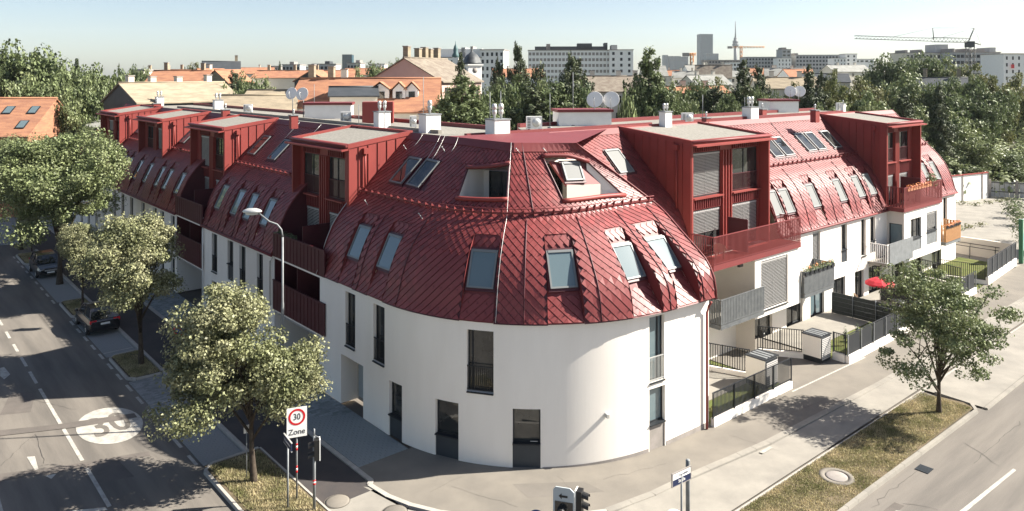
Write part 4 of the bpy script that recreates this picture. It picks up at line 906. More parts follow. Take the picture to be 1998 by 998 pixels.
stairhead(1086, 1190, 219, 246, 'white stair head with a red rim behind the rounded corner'); stairhead(592, 680, 205, 232, 'white stair head with a red rim behind the satellite dishes'); stairhead(1498, 1556, 198, 220, 'white stair head with a red rim on the garden wing'); stairhead(372, 418, 188, 202, 'small white stair head far along the street wing')
m = MB(); p = onroof(738, 240); k = p[1]/FPX; m.obox((p[0], p[1], ZD+.75), (1,.1,0), (-.1,1,0), (0,0,1), 1.1, .7, .8); o = m.build('duct_box', 'clad', None, label='red clad duct box left of the white chimneys', cat='roof box')
def acunit(x, ytop, ybase, w, lab):
    p = onroof(x, ybase); k = p[1]/FPX; h = (ybase-ytop)*k; W = w*k; e = np.array([1., .15, 0]); e /= np.linalg.norm(e); f = np.array([-e[1], e[0], 0]); m = MB()
    m.obox(p + np.array([0, 0, h/2+.05]), e, f, (0,0,1), W/2, .17, h/2); o = m.build('heat_pump', 'white', None, label=lab, cat='air conditioner')
    m = MB(); c = p - f*.175 + e*W*.12 + np.array([0, 0, h/2+.05]); m.lathe(c, [(min(h, W)*.36, 0), (min(h, W)*.36, .015), (min(h, W)*.1, .02)], 14, (e, np.array([0,0,1.]), -f)); m.build('fan_grille', 'alu', o)
    m = MB()
    for i in range(7): m.obox(p - f*.175 - e*W*.36 + np.array([0, 0, .15 + i*h/8]), e, f, (0,0,1), W*.1, .01, h/40)
    m.build('louvre', 'anth', o)
    m = MB()
    for s in (-1, 1): m.obox(p + e*s*W*.35 + np.array([0, 0, .01]), e, f, (0,0,1), .04, .2, .045)
    m.build('foot', 'rubber', o)
acunit(1042, 229, 253, 30, 'white air conditioner behind the rounded corner ridge'); acunit(675, 220, 240, 20, 'white air conditioner near the shaded ridge'); acunit(1341, 222, 241, 22, 'white air conditioner behind the large garden dormer'); acunit(1639, 202, 217, 14, 'white air conditioner by the far garden dormer'); acunit(806, 228, 250, 13, 'white air conditioner tucked beside the ventilator chimney'); acunit(484, 205, 220, 16, 'white air conditioner behind the second street dormer'); acunit(280, 190, 203, 11, 'white air conditioner behind the farthest street dormer')
def dish(x, y, r, ybase, lab):
    b = onroof(x, ybase); k = b[1]/FPX; z = CAMH-(y-HZN)*k; R = r*k; ax = np.array([-.25, -.93, .28]); ax /= np.linalg.norm(ax); a = np.cross(ax, (0,0,1.)); a /= np.linalg.norm(a); bb = np.cross(ax, a)
    c = np.array([b[0], b[1]-.25, z]); m = MB(); m.lathe(c, [(R, .16*R), (R*.98, .17*R), (R*.7, .07*R), (R*.35, .0), (0, -.03*R), (R*.35, -.03*R), (R*.7, .04*R), (R, .14*R)], 24, (a, bb, ax)); o = m.build('satellite_dish', 'white', None, label=lab, cat='satellite dish')
    m = MB(); m.tube([b - np.array([0, 0, .03]), np.array([b[0], b[1], z+.35])], .035, 8); m.tube([np.array([b[0], b[1], z]), c], .05, 6); m.build('mast', 'galv', o)
    m = MB(); f = c + ax*R*1.0; m.tube([c - bb*-R*.9 + ax*.1, f], .02, 5); m.tube([f, f - ax*.15], .05, 8); m.build('feed_arm', 'alu', o)
for a in ((571, 183, 12, 228, 'left dish of the pair behind the nearest street dormer'), (592, 184, 13, 231, 'right dish of the pair behind the nearest street dormer'), (1160, 195, 16, 245, 'left dish of the pair on the white stair head behind the corner'), (1192, 195, 16, 245, 'right dish of the pair on the white stair head behind the corner'), (1540, 179, 11, 219, 'left dish of the pair at the garden wing'), (1558, 179, 11, 219, 'right dish of the pair at the garden wing'), (356, 174, 9, 199, 'left dish of the small pair at the far street wing'), (369, 173, 9, 199, 'right dish of the small pair at the far street wing')):
    dish(*a[:4], 'white satellite ' + a[4])
def rod(x, y0, y1, lab):
    b = onroof(x, y1); k = b[1]/FPX; m = MB(); z = CAMH-(y0-HZN)*k; m.tube([b, (b[0], b[1], z)], .022, 5); m.lathe(b - np.array([0,0,.02]), [(.16,0),(.16,.08),(.03,.1)], 8); m.build('lightning_rod', 'galv', None, label=lab, cat='lightning rod')
for x, y0, y1, lab in ((1118, 141, 218+28, 'tall thin lightning rod left of the dish pair'), (1073, 183, 250, 'thin lightning rod left of the stair head'), (956, 180, 262, 'thin rod on the two-cowl chimney, left one'), (977, 178, 262, 'thin rod on the two-cowl chimney, right one'), (826, 150, 252, 'thin rod beside the big ventilator'), (613, 165, 232, 'thin rod right of the street dishes'), (1371, 185, 245, 'thin rod by the red flue box'), (1453, 190, 226, 'thin rod at the white chimney block'), (700, 205, 250, 'thin short rod by the duct box')):
    rod(x, y0, y1, lab)
# roof ledges of gravel stop strips
for t0, t1, d in ((1, 20, 8.2), (22, 50, 8.4)):
    m = MB(); m.fbox(LW, t0, t1, d, d+.25, ZD, ZD+.22); m.build('roof_kerb', 'concrete', B)
for t0, t1, d in ((-4, 12, 13), (14, 40, 13.2)):
    m = MB(); m.fbox(RW, t0, t1, d, d+.25, ZD-.005, ZD+.24); m.build('roof_kerb', 'redmetal', B)
# ------------------------------------------------------------------ street furniture
def plate(mb, c, r, up, n, w, h, th=.012): mb.obox(c, r, n, up, w/2, th/2, h/2)
UP = np.array([0, 0, 1.])
# zone sign
p = Gp(579, 974); S = empty('speed_zone_sign', (p[0], p[1], 0), 'white 30 Zone sign on a banded pole in the corner grass', 'sign')
m = MB(); m.tube([(p[0], p[1], -.05), (p[0], p[1], 3.45)], .032, 10); m.build('pole', 'galv', S)
r = np.array([.93, .37, 0]); r /= np.linalg.norm(r); n = np.array([r[1], -r[0], 0]); c = np.array([p[0], p[1], 2.93]) + n*.05
m = MB(); plate(m, c, r, UP, n, .74, 1.12); pl = m.build('plate', 'signwhite', S)
m = MB(); k = 36; ring = lambda R, o: [c + UP*.2 + n*o + R*(math.cos(a)*r + math.sin(a)*UP) for a in np.linspace(0, 2*math.pi, k+1)]
A, Bq = ring(.31, .012), ring(.235, .012)
for i in range(k): m.poly([A[i], A[i+1], Bq[i+1], Bq[i]])
m.build('red_ring', 'signred', pl)
put_text('number', text_mesh('number', '30', .34, 'signblack', .82), pl, c + UP*.2 + n*.011, r, UP); put_text('lettering', text_mesh('lettering', 'Zone', .3, 'signblack', .95), pl, c - UP*.36 + n*.011, r, UP)
for z in (1.0, 1.85):
    for dz, mt in ((0, 'signred'), (.09, 'signwhite'), (.18, 'signred')):
        m = MB(); m.lathe((p[0], p[1], z+dz), [(.036, 0), (.036, .09)], 10); m.build('band', mt, S)
# street name sign on its own pole
p = np.array([-8.32, 28.15, 0]); S = empty('street_name_sign', p, 'dark street name plate on a thin pole left of the zone sign', 'sign')
m = MB(); m.tube([p - UP*.05, p + UP*2.22], .035, 10); m.build('pole', 'galv', S)
r = np.array([.55, -.83, 0]); r /= np.linalg.norm(r); n = np.array([r[1], -r[0], 0]); c = p + UP*2.42
if n[1] > 0: n = -n; 
m = MB(); plate(m, c, r, UP, n, .92, .3, .03); pl = m.build('plate', 'signnavy', S)
m = MB(); plate(m, c + UP*.16, r, UP, n, .96, .03, .05); plate(m, c - UP*.16, r, UP, n, .96, .02, .04); m.build('rim', 'alu', pl)
put_text('lettering', text_mesh('lettering', '21. Donaufelderstr.', .12, 'signwhite', .78), pl, c + n*.02, r, UP)
def signal_head(par, c, f, z0, nl, hs=.3, mat='signblack', back='signwhite'):
    """black housing with hooded lenses facing f"""
    f = np.array([*f, 0.]); f /= np.linalg.norm(f); r = np.array([-f[1], f[0], 0])
    m = MB(); m.obox(c + UP*(z0 + nl*hs/2) - f*.02, r, f, UP, .14, .09, nl*hs/2); h = m.build('housing', mat, par)
    m = MB(); m.obox(c + UP*(z0 + nl*hs/2) - f*.13, r, f, UP, .15, .02, nl*hs/2+.02); m.build('back_board', back, par)
    for i in range(nl):
        q = c + UP*(z0 + (i+.5)*hs) + f*.07; m = MB(); m.lathe(q, [(.1, 0), (.09, .02), (.0, .03)], 14, (r, UP, f)); m.build('lens', 'carglass', h)
        m = MB(); top = [q + .12*(math.cos(a)*r + math.sin(a)*UP) for a in np.linspace(-.2, math.pi+.2, 9)]
        for u, v_ in zip(top, top[1:]): m.poly([u, v_, v_ + f*.22 - UP*.05, u + f*.22 - UP*.05])
        m.build('hood', mat, h)
p = np.array([-7.3, 28.0, 0]); S = empty('traffic_light', p, 'small black pedestrian signal on a banded pole right of the zone sign', 'traffic light')
m = MB(); m.tube([p - UP*.05, p + UP*2.75], .055, 12); m.build('pole', 'galv', S)
m = MB(); m.tube([p + UP*2.7, p + UP*3.0], .03, 8); m.tube([p + UP*2.75, p + np.array([.22, -.06, 2.7])], .02, 6); m.build('bracket', 'galv', S)
signal_head(S, p + np.array([.1, -.12, 0]), (-.95, -.3), 1.95, 2, .36)
for dz, mt in ((0, 'signred'), (.06, 'signwhite'), (.12, 'signred')):
    m = MB(); m.lathe((p[0], p[1], .95+dz), [(.06, 0), (.06, .06)], 12); m.build('band', mt, S)
# signal with the arrow board at the lower edge
p = np.array([1.75, 24.1, 0]); S = empty('traffic_light', p, 'traffic signal with a grey arrow board at the lower edge', 'traffic light')
m = MB(); m.tube([p - UP*.15, p + UP*2.75], .06, 12); m.build('pole', 'galv', S)
f = np.array([-.28, -.96, 0]); f /= np.linalg.norm(f); r = np.array([-f[1], f[0], 0]); c = p + np.array([-.12, -.12, 2.5]) 
pts = [(-.26,-.5),(.3,-.5),(.34,-.4),(.34,.38),(.2,.5),(-.26,.5),(-.34,.4),(-.34,-.38)]
m = MB(); m.prism([c + r*x + UP*y for x, y in pts], -f*.04); bd = m.build('arrow_board', 'signgrey', S)
m = MB(); m.prism([c + r*x + UP*y + f*.004 for x, y in ((-.16,.23),(-.06,.32),(-.06,.26),(.13,.26),(.13,.19),(-.06,.19),(-.06,.13))], f*.003); m.build('arrow', 'signblack', bd)
m = MB(); m.prism([c + r*x + UP*y + f*.004 for x, y in ((-.28,.06),(.3,.06),(.3,-.42),(-.2,-.42),(-.28,-.32))], f*.003); m.build('dark_field', 'carglass', bd)
m = MB(); q = c - UP*.2 - r*.06 + f*.01; m.lathe(q, [(.13,0),(.12,.03),(.06,.05),(0,.055)], 16, (r, UP, f)); m.build('lens', 'carglass', bd)
m = MB(); top = [q + .14*(math.cos(a)*r + math.sin(a)*UP) for a in np.linspace(0, math.pi, 9)]
for u, v_ in zip(top, top[1:]): m.poly([u, v_, v_ + f*.2 - UP*.04, u + f*.2 - UP*.04])
m.build('hood', 'signblack', bd)
signal_head(S, p + np.array([.42, -.02, 0]), (.93, -.35), 1.95, 3, .31, back='signwhite')
m = MB(); m.tube([p + UP*2.6, p + np.array([.42, -.02, 2.6])], .025, 6); m.build('bracket', 'galv', S)
q = p + np.array([-.95, -.1, 2.0]); m = MB(); m.lathe(q, [(.3, 0), (.3, .015), (0, .016)], 28, (r, UP, f)); k = m.build('round_sign', 'signblue', S); m = MB(); m.tube([q - f*.02 + r*.25, p + UP*2.0], .02, 6); m.build('bracket', 'galv', S)
# street name sign and steel post, right
p = np.array([5.72, 25.6, 0]); S = empty('street_name_sign', p, 'blue and white street name plate beside the steel post', 'sign')
m = MB(); m.tube([p - UP*.12, p + UP*2.62], .033, 10); m.build('pole', 'galv', S)
r = np.array([.80, .60, 0]); n = np.array([.6, -.8, 0]); c = p + UP*2.5
m = MB(); plate(m, c, r, UP, n, .92, .42, .03); pl = m.build('plate', 'signnavy', S)
m = MB(); plate(m, c + UP*.1 + n*.0165, r, UP, n, .88, .19, .002); m.build('white_field', 'signwhite', pl)
m = MB(); 
for a, w_, h_ in ((UP*.22, .96, .03), (-UP*.22, .96, .02), (r*.47, .03, .44), (-r*.47, .03, .44)): plate(m, c + a, r, UP, n, w_, h_, .04)
m.build('rim', 'plinth', pl)
put_text('lettering', text_mesh('lettering', '21. Donaufelder', .125, 'signnavy', .82), pl, c + UP*.1 + n*.02, r, UP); put_text('lettering', text_mesh('lettering', 'Straße', .15, 'signwhite', .9), pl, c - UP*.1 + n*.018, r, UP)
p2 = np.array([6.05, 26.1, 0]); m = MB(); m.lathe(p2 - UP*.12, [(.075, 0), (.075, 2.92), (.06, 2.95), (.0, 2.95)], 14); pst = m.build('steel_post', 'galv', None, label='plain grey steel post right of the street name plate', cat='post')
p3 = np.array([5.25, 24.7, 0]); m = MB(); m.lathe(p3 - UP*.12, [(.24, 0), (.26, .3), (.26, 1.65), (.2, 1.78), (.08, 1.85), (0, 1.86)], 18); bn = m.build('waste_bin', 'galv', None, label='grey waste bin with a white bag over its rim', cat='bin')
m = MB(); m.lathe(p3 + UP*1.45, [(.285, .1), (.28, .25), (.23, .37), (.1, .44), (0, .45)], 14); m.v = [(a + (.06*math.sin(7*a+b*9)), b + .05*math.cos(9*a), c_ - (.25 if (a - p3[0]) < -.05 and c_ < 1.6 else 0)) for a, b, c_ in m.v]; m.build('bag', 'white', bn)
# no-parking sign half hidden by the tree
p = LW(6.2, -4.9); S = empty('no_stopping_sign', p, 'round blue and red no stopping sign behind the street tree', 'sign'); zc = 2.55
m = MB(); m.tube([p, p + UP*2.9], .03, 8); m.build('pole', 'galv', S)
f = np.array([.45, -.89, 0]); r = np.array([.89, .45, 0]); m = MB(); m.lathe(p + UP*zc + f*.04, [(.33, 0), (.33, .012), (0, .013)], 28, (r, UP, f)); dk = m.build('disc', 'signred', S)
m = MB(); m.lathe(p + UP*zc + f*.054, [(.25, 0), (.25, .003), (0, .004)], 28, (r, UP, f)); m.build('blue_field', 'signblue', dk); m = MB(); d1 = (r + UP)/math.sqrt(2); d2 = (r - UP)/math.sqrt(2); m.obox(p + UP*zc + f*.06, d2, f, d1, .25, .002, .03); m.build('red_bar', 'signred', dk)
m = MB(); c = LW(-6.15, -6.2, 1.95); m.obox(c, (.9, .42, 0), (.42, -.9, 0), UP, .11, .01, .16); k = m.build('small_notice', 'signwhite', None, label='small white notice tied to the trunk of the corner street tree', cat='notice')
m = MB(); m.tube([c, c*np.array([1, 1, 0]) + UP*-.0], .018, 6); m.build('stake', 'galv', k)
m = MB(); c0 = LW(-4.3, -5.9, 1.45)
# street lamp with a curved arm
p = LW(-2.35, -3.0); S = empty('street_lamp', p, 'pale curved arm street lamp in front of the street dormer', 'street lamp')
top = 9.0; arm = np.array([-.68, .1, 0])
m = MB(); m.lathe(p - UP*.05, [(.1, 0), (.1, 1.2), (.075, 1.3), (.07, 5.5), (.055, 5.6), (.05, top-.4)], 12); m.build('mast', 'galv', S)
H = at(492, 414, p[1] - .1); e = H - (p + UP*top); e2 = np.array([e[0], e[1], 0]); L = np.linalg.norm(e2); e2 /= L
m = MB(); m.tube([p + UP*(top-.42), p + UP*(top-.1) + e2*.05, p + UP*(top+.15) + e2*.25, p + UP*(top+.28) + e2*.6, H + UP*.1 - e2*.1], .04, 8); m.build('arm', 'galv', S)
m = MB(); m.lathe(H, [(.0, .17), (.12, .16), (.2, .1), (.24, .03), (.22, -.02), (.0, -.10)], 16, (e2*1.9, np.cross(e2, UP), UP)); m.build('lamp_head', 'alu', S)
m = MB(); m.lathe(H - UP*.02, [(.18, 0), (.16, -.1), (.0, -.14)], 14, (e2*1.8, np.cross(e2, UP), UP)); m.build('diffuser', 'lampglass', S)
# lantern on the far left side street
def lantern(p, lab):
    S = empty('lantern_post', p, lab, 'lantern'); m = MB(); m.lathe(p - UP*.1, [(.14, 0), (.14, .5), (.07, .7), (.05, 3.6), (.09, 3.7), (.05, 3.8)], 10); m.build('post', 'plinth', S)
    m = MB(); m.lathe(p + UP*3.7, [(.12, 0), (.26, .62), (.0, .63)], 6); m.build('glass', 'lampglass', S); m = MB(); m.lathe(p + UP*4.33, [(.33, 0), (.22, .16), (.06, .3), (.05, .42), (0, .43)], 6); m.build('hood', 'galv', S)
lantern(Gp(58, 470), 'old style lantern post on the far left side street')
# ------------------------------------------------------------------ cars
def car_meshes(paint, suv=True):
    L, Wd, H = 4.4, 1.8, 1.62 if suv else 1.45; m = MB()
    st = [(-2.2, .55, .92, .78), (-2.12, .32, 1.0, .86), (-1.7, .26, 1.04, .9), (-.9, .24, 1.03, .9), (.2, .24, 1.02, .9), (1.0, .25, .99, .9), (1.7, .28, .92, .88), (2.1, .34, .80, .80), (2.2, .48, .68, .66)]   # x, bottom, belt, half width
    sec = lambda x, b, t, w: [(x, -w*.92, b), (x, -w, b+.18), (x, -w, (b+t)/2+.1), (x, -w*.93, t), (x, w*.93, t), (x, w, (b+t)/2+.1), (x, w, b+.18), (x, w*.92, b)]
    S_ = [sec(*q) for q in st]
    for a, c in zip(S_, S_[1:]):
        for i in range(8): j = (i+1) % 8; m.poly([a[i], a[j], c[j], c[i]], True)
    m.poly(S_[0][::-1]); m.poly(S_[-1])
    # roof shell
    g = [(-2.0, 1.0, .80), (-1.72, H-.16, .66), (-1.45, H-.03, .63), (-.3, H, .64), (.35, H-.06, .63), (1.15, 1.0, .80)]
    for (x0, z0, w0), (x1, z1, w1) in list(zip(g, g[1:]))[1:4]: m.poly([(x0,-w0,z0+.01),(x1,-w1,z1+.01),(x1,w1,z1+.01),(x0,w0,z0+.01)])
    for s in (-1, 1):                       # pillars and roof rails
        for (x0, z0), (x1, z1) in (((-1.98, 1.0), (-1.5, H-.05)), ((-.45, 1.02), (-.4, H-.02)), ((1.12, 1.0), (.38, H-.08))): m.obox(((x0+x1)/2, s*.725, (z0+z1)/2), (x1-x0, s*-.14, z1-z0)/np.linalg.norm((x1-x0, s*-.14, z1-z0)), (0,1,0), np.cross((x1-x0, s*-.14, z1-z0)/np.linalg.norm((x1-x0, s*-.14, z1-z0)), (0,1,0)), math.hypot(x1-x0, z1-z0)/2, .03, .045)
    body = m.mesh('body', paint, (0,0,0))[0]
    m = MB(); P = lambda q, s: (q[0], s*q[2], q[1])
    for a, c in zip(g, g[1:]): m.poly([P(a,-1), P(c,-1), P(c,1), P(a,1)])
    for s in (-1, 1): m.poly([P(q, s) for q in g])
    glass = m.mesh('windows', 'carglass', (0,0,0))[0]
    m = MB(); ax = (np.array([1.,0,0]), np.array([0,0,1.]), np.array([0,1.,0])); m.lathe((0,-.1,0), [(.2,0),(.32,.01),(.335,.05),(.335,.15),(.32,.19),(.2,.2)], 18, ax); tyre = m.mesh('tyre', 'rubber', (0,0,0))[0]
    m = MB(); m.lathe((0,-.105,0), [(.0,.02),(.06,.0),(.205,.01),(.21,.2),(.06,.21),(.0,.19)], 10, ax); rim = m.mesh('rim', 'alu', (0,0,0))[0]
    return body, glass, tyre, rim
def car(p, ang, lab, paint, meshes):
    body, glass, tyre, rim = meshes; S = empty('parked_car', p, lab, 'car', 'cars parked along the street', rz=ang)
    child('body', body, S); child('windows', glass, S)
    for x in (-1.35, 1.35):
        for y in (-.83, .83):
            w_ = child('wheel', tyre, S, (x, y, .335)); child('rim', rim, w_)
    for y in (-.66, .66):
        m = MB(); m.obox((-2.13, y, .92), (1,0,0), (0,1,0), (0,0,1), .05, .19, .09); child('tail_light', m.mesh('tail_light', 'redlamp', (0,0,0))[0], S)
        m = MB(); m.obox((2.1, y*.92, .70), (1,0,0), (0,1,0), (0,0,1), .06, .17, .07); child('headlight', m.mesh('headlight', 'clearlamp', (0,0,0))[0], S)
        m = MB(); m.obox((.95, y*1.47, 1.06), (1,0,0), (0,1,0), (0,0,1), .06, .1, .07); child('wing_mirror', m.mesh('wing_mirror', paint, (0,0,0))[0], S)
    for x, z in ((-2.215, .78), (2.21, .5)):
        m = MB(); m.obox((x, 0, z), (1,0,0), (0,1,0), (0,0,1), .008, .26, .055); child('number_plate', m.mesh('number_plate', 'signwhite', (0,0,0))[0], S)
    m = MB(); m.obox((2.17, 0, .66), (1,0,0), (0,1,0), (0,0,1), .03, .42, .06); child('grille', m.mesh('grille', 'alu', (0,0,0))[0], S)
cb = car_meshes('carblack'); al = math.atan2(uL[1], uL[0])
q = LW(18.4, -6.25); car((q[0], q[1], -.075), al, 'black car seen from behind at the kerb beyond the bare parking bay', 'carblack', cb)
q = LW(36.0, -6.2); car((q[0], q[1], -.075), al + math.pi, 'dark car facing the camera farther up the shaded street', 'carblack', cb)
cw = car_meshes('carwhite', False); q = Gp(-8, 412); car((q[0], q[1], -.07), .35, 'silver car parked on the far left side street', 'carwhite', cw)
q = Gp(30, 388); car((q[0], q[1], -.2), .35, 'pale car half hidden by the big street tree', 'carwhite', cw)
# ------------------------------------------------------------------ gardens in front of the sunny wing
def fence(name, F, A, Bq, zw, z1, step, lab, solid=False, wallmat='plaster', wallw=.2, post=2.0, hb=.03, group=None, mat='anth'):
    """low wall, posts, top rail and flat bars from A to B (frame coordinates)"""
    P, Q = F(*A), F(*Bq); e = Q - P; L = np.linalg.norm(e); e = e/L; n = np.array([-e[1], e[0], 0]); ang = math.atan2(e[1], e[0])
    S = empty(name, P, lab, 'fence', group)
    c = (P+Q)/2
    if zw > .05:
        m = MB(); m.obox(c + UP*(zw/2-.02), e, n, UP, L/2, wallw/2, zw/2+.02); m.build('base_wall', wallmat, S)
    m = MB(); m.obox(c + UP*(z1-.02), e, n, UP, L/2, .025, .02); m.obox(c + UP*(zw+.07), e, n, UP, L/2, .02, .02); m.build('rail', mat, S)
    me = barmesh('post', 'galv' if solid else mat, .025, .03, z1 - zw + .02, ang)
    for k in np.linspace(0, L, max(2, int(round(L/post))+1)): put('post', me, P + e*k + UP*(zw-.02) - n*.03, S)
    if solid:
        k = 0
        while k < L - .3:
            k2 = min(k + post, L); m = MB(); m.obox(P + e*(k+k2)/2 + UP*(zw+z1)/2, e, n, UP, (k2-k)/2-.03, .008, (z1-zw)/2-.09); m.build('fence_panel', mat, S); k = k2
    else:
        me = barmesh('bar', mat, hb, .006, z1 - zw - .1, ang + .25)
        for k in np.arange(step*.7, L - .05, step): put('bar', me, P + e*k + UP*(zw+.06), S)
    return S
fence('garden_fence', RW, (.12, -.12), (6.85, -.18), .38, 1.55, .105, 'dark slatted fence on a white low wall beside the rounded corner', post=1.7, hb=.044)
fence('garden_fence', RW, (12.35, -.5), (20.5, -.42), .42, 1.6, .15, 'dark panel fence on a white low wall behind the sunny street tree', solid=True, post=1.55)
fence('garden_fence', RW, (20.6, -.42), (33.2, -.1), .42, 1.6, .15, 'dark panel fence half hidden behind the crown of the sunny street tree', solid=True, post=1.55)
fence('garden_fence', RW, (36.3, .1), (45.2, .75), .55, 1.9, .15, 'dark panel fence on a white wall at the far garden', solid=True, post=1.5)
fence('garden_fence', RW, (12.4, -.35), (12.4, .35), .42, 1.55, .11, 'short barred fence between the heat pump box and the street', hb=.02)
fence('garden_fence', RW, (11.2, 1.5), (9.85, 3.55), .3, 1.62, .13, 'barred garden fence left of the tall heat pump box', hb=.02, post=1.2)
fence('garden_fence', RW, (6.4, 1.95), (5.4, 4.6), .25, 1.5, .13, 'barred fence under the grey balcony by the corner', hb=.02, post=1.2)
fence('garden_fence', RW, (36.3, .2), (35.6, 3.4), .3, 1.5, .14, 'barred fence beside the far green lawn', hb=.02, post=1.5)
fence('garden_fence', RW, (29.6, 1.2), (30.2, 4.6), .3, 1.6, .14, 'barred fence behind the red parasol', hb=.02, post=1.5)
fence('garden_fence', RW, (33.5, 1.0), (34.2, 4.3), .3, 1.6, .14, 'barred fence with letter boxes under the far bay', hb=.02, post=1.5)
# privacy screen fence between patios
S = empty('screen_fence', RW(20.4, 1.0), 'dark mesh privacy screen between the two patios', 'fence')
m = MB(); m.hexa([RW(20.4,.0,.05), RW(20.44,.0,.05), RW(20.44,4.4,.05), RW(20.4,4.4,.05), RW(20.4,.0,1.45), RW(20.44,.0,1.45), RW(20.44,4.4,1.45), RW(20.4,4.4,1.45)]); m.build('screen', 'screenm', S)
for d in (.0, 1.5, 3.0, 4.4):
    m = MB(); m.tube([RW(20.36, d, 0), RW(20.36, d, 1.55)], .03, 8); m.build('post', 'galv', S)
for z in (.3, .6, .9, 1.2):
    m = MB(); m.tube([RW(20.37, 0, z), RW(20.37, 4.4, z)], .008, 4); m.build('wire', 'galv', S)
# heat pump housings
def hpbox(t0, t1, d0, d1, h, lab):
    S = empty('heat_pump_box', RW((t0+t1)/2, (d0+d1)/2), lab, 'heat pump'); m = MB(); m.fbox(RW, t0, t1, d0, d1, .3, h); m.build('casing', 'plaster', S); m = MB(); m.fbox(RW, t0+.02, t1-.02, d0+.02, d1-.02, 0, .3); m.build('plinth', 'anth', S)
    m = MB(); m.fbox(RW, t0-.05, t1+.05, d0-.05, d1+.05, h, h+.05); lid = m.build('lid', 'anth', S)
    for k in (.18, .42, .66):
        m = MB(); w_ = (t1-t0); m.fbox(RW, t0+w_*k, t0+w_*(k+.14), d0+.05, d1-.05, h+.05, h+.075); m.build('lid_slat', 'galv', lid)
    m = MB(); m.fbox(RW, t0+.06, t1-.06, d0-.03, d0-.002, .12, h-.06); gr = m.build('louvre_frame', 'anth', S)
    for z in np.arange(.2, h-.1, .1):
        m = MB(); m.hexa([RW(t0+.08,d0-.06,z), RW(t1-.08,d0-.06,z), RW(t1-.08,d0-.03,z), RW(t0+.08,d0-.03,z), RW(t0+.08,d0-.045,z+.055), RW(t1-.08,d0-.045,z+.055), RW(t1-.08,d0-.035,z+.055), RW(t0+.08,d0-.035,z+.055)]); m.build('louvre', 'blind', gr)
hpbox(11.1, 12.25, .42, 1.5, 1.45, 'tall white heat pump box with louvres by the driveway'); hpbox(5.55, 6.75, .5, 1.6, 1.5, 'white heat pump box behind the corner fence')
for t, d in ((9.95, 3.3), (30.1, 3.2), (34.0, 3.0)):
    m = MB(); c = RW(t, d, 1.25); m.obox(c, (*uR, 0), (*nR, 0), UP, .16, .1, .2); bx = m.build('letter_boxes', 'signblack', None, label={9.95: 'black letter box on the fence left of the heat pump box', 30.1: 'black letter box near the parasol patio', 34.0: 'black letter box under the far bay'}[t], cat='letter box'); m = MB(); m.tube([RW(t, d, 0), c], .03, 6); m.build('stand', 'anth', bx); m = MB(); m.obox(c - np.array([*nR, 0])*.102, (*uR, 0), (*nR, 0), UP, .05, .002, .03); m.build('name_plate', 'signwhite', bx)
# red parasol, wicker chairs, table
p = RW(23.3, 2.5); S = empty('parasol', p, 'red parasol on the patio under the pale balcony', 'parasol'); n = 10; top = p + UP*2.35; R = .95
for k in range(n):
    a0, a1 = 2*math.pi*k/n, 2*math.pi*(k+1)/n; m = MB(); ring = lambda a, r, z: p + np.array([r*math.cos(a), r*math.sin(a), z])
    for r0, z0, r1, z1 in ((.0, 2.35, .35, 2.27), (.35, 2.27, .7, 2.12), (.7, 2.12, R, 1.95), (R, 1.95, R+.015, 1.84)):
        am = (a0+a1)/2; m.poly([ring(a0, r0, z0), ring(a0, r1, z1), ring(am, r1*.975, z1-.015), ring(am, r0*.975, z0-.01)]); m.poly([ring(am, r0*.975, z0-.01), ring(am, r1*.975, z1-.015), ring(a1, r1, z1), ring(a1, r0, z0)])
    m.build('canopy_panel', 'parasol', S)
m = MB(); m.tube([p, p + UP*2.45], .022, 8); m.build('pole', 'galv', S); m = MB(); m.lathe(p, [(.26, 0), (.26, .06), (.05, .1)], 14); m.build('base', 'concrete', S)
def wchair(p, ang, lab):
    S = empty('wicker_chair', p, lab, 'chair', 'wicker chairs on the patio', rz=ang); m = MB(); m.lathe((0,0,.4), [(.0,0),(.26,0),(.28,.05),(.0,.06)], 12); child('seat', m.mesh('seat', 'wicker', (0,0,0))[0], S)
    m = MB()
    for k in range(7):
        a = math.radians(-80 + 160*k/6); b = math.radians(-80 + 160*(k+1)/6); hh = lambda x: .62 + .28*math.cos(x)
        if k < 6: m.hexa([(-.3*math.cos(a), .3*math.sin(a), .42), (-.3*math.cos(b), .3*math.sin(b), .42), (-.27*math.cos(b), .27*math.sin(b), .42), (-.27*math.cos(a), .27*math.sin(a), .42), (-.36*math.cos(a), .36*math.sin(a), hh(a)), (-.36*math.cos(b), .36*math.sin(b), hh(b)), (-.33*math.cos(b), .33*math.sin(b), hh(b)), (-.33*math.cos(a), .33*math.sin(a), hh(a))])
    child('backrest', m.mesh('backrest', 'wicker', (0,0,0))[0], S); lg = barmesh('leg', 'wicker', .02, .02, .42)
    for x, y in ((-.2,-.2),(.2,-.2),(.2,.2),(-.2,.2)): child('leg', lg, S, (x, y, 0))
wchair(RW(22.6, 3.0, .03), .3, 'front wicker chair left of the red parasol'); wchair(RW(23.2, 3.9, .03), -.4, 'rear wicker chair left of the red parasol near the wall')
p = RW(24.0, 1.6, .03); m = MB(); m.lathe(p + UP*.7, [(.5, 0), (.5, .04), (0, .041)], 18); tb = m.build('garden_table', 'anth', None, label='dark round garden table beside the parasol', cat='table'); m = MB(); m.lathe(p, [(.25, 0), (.04, .05), (.04, .7)], 10); m.build('leg', 'anth', tb)
# dark hedge-like screen behind the parasol and shed
m = MB(); m.fbox(RW, 25.9, 26.0, .3, 3.6, .0, 1.5); m.build('wind_screen', 'screenm', None, label='dark wind screen behind the red parasol', cat='screen')
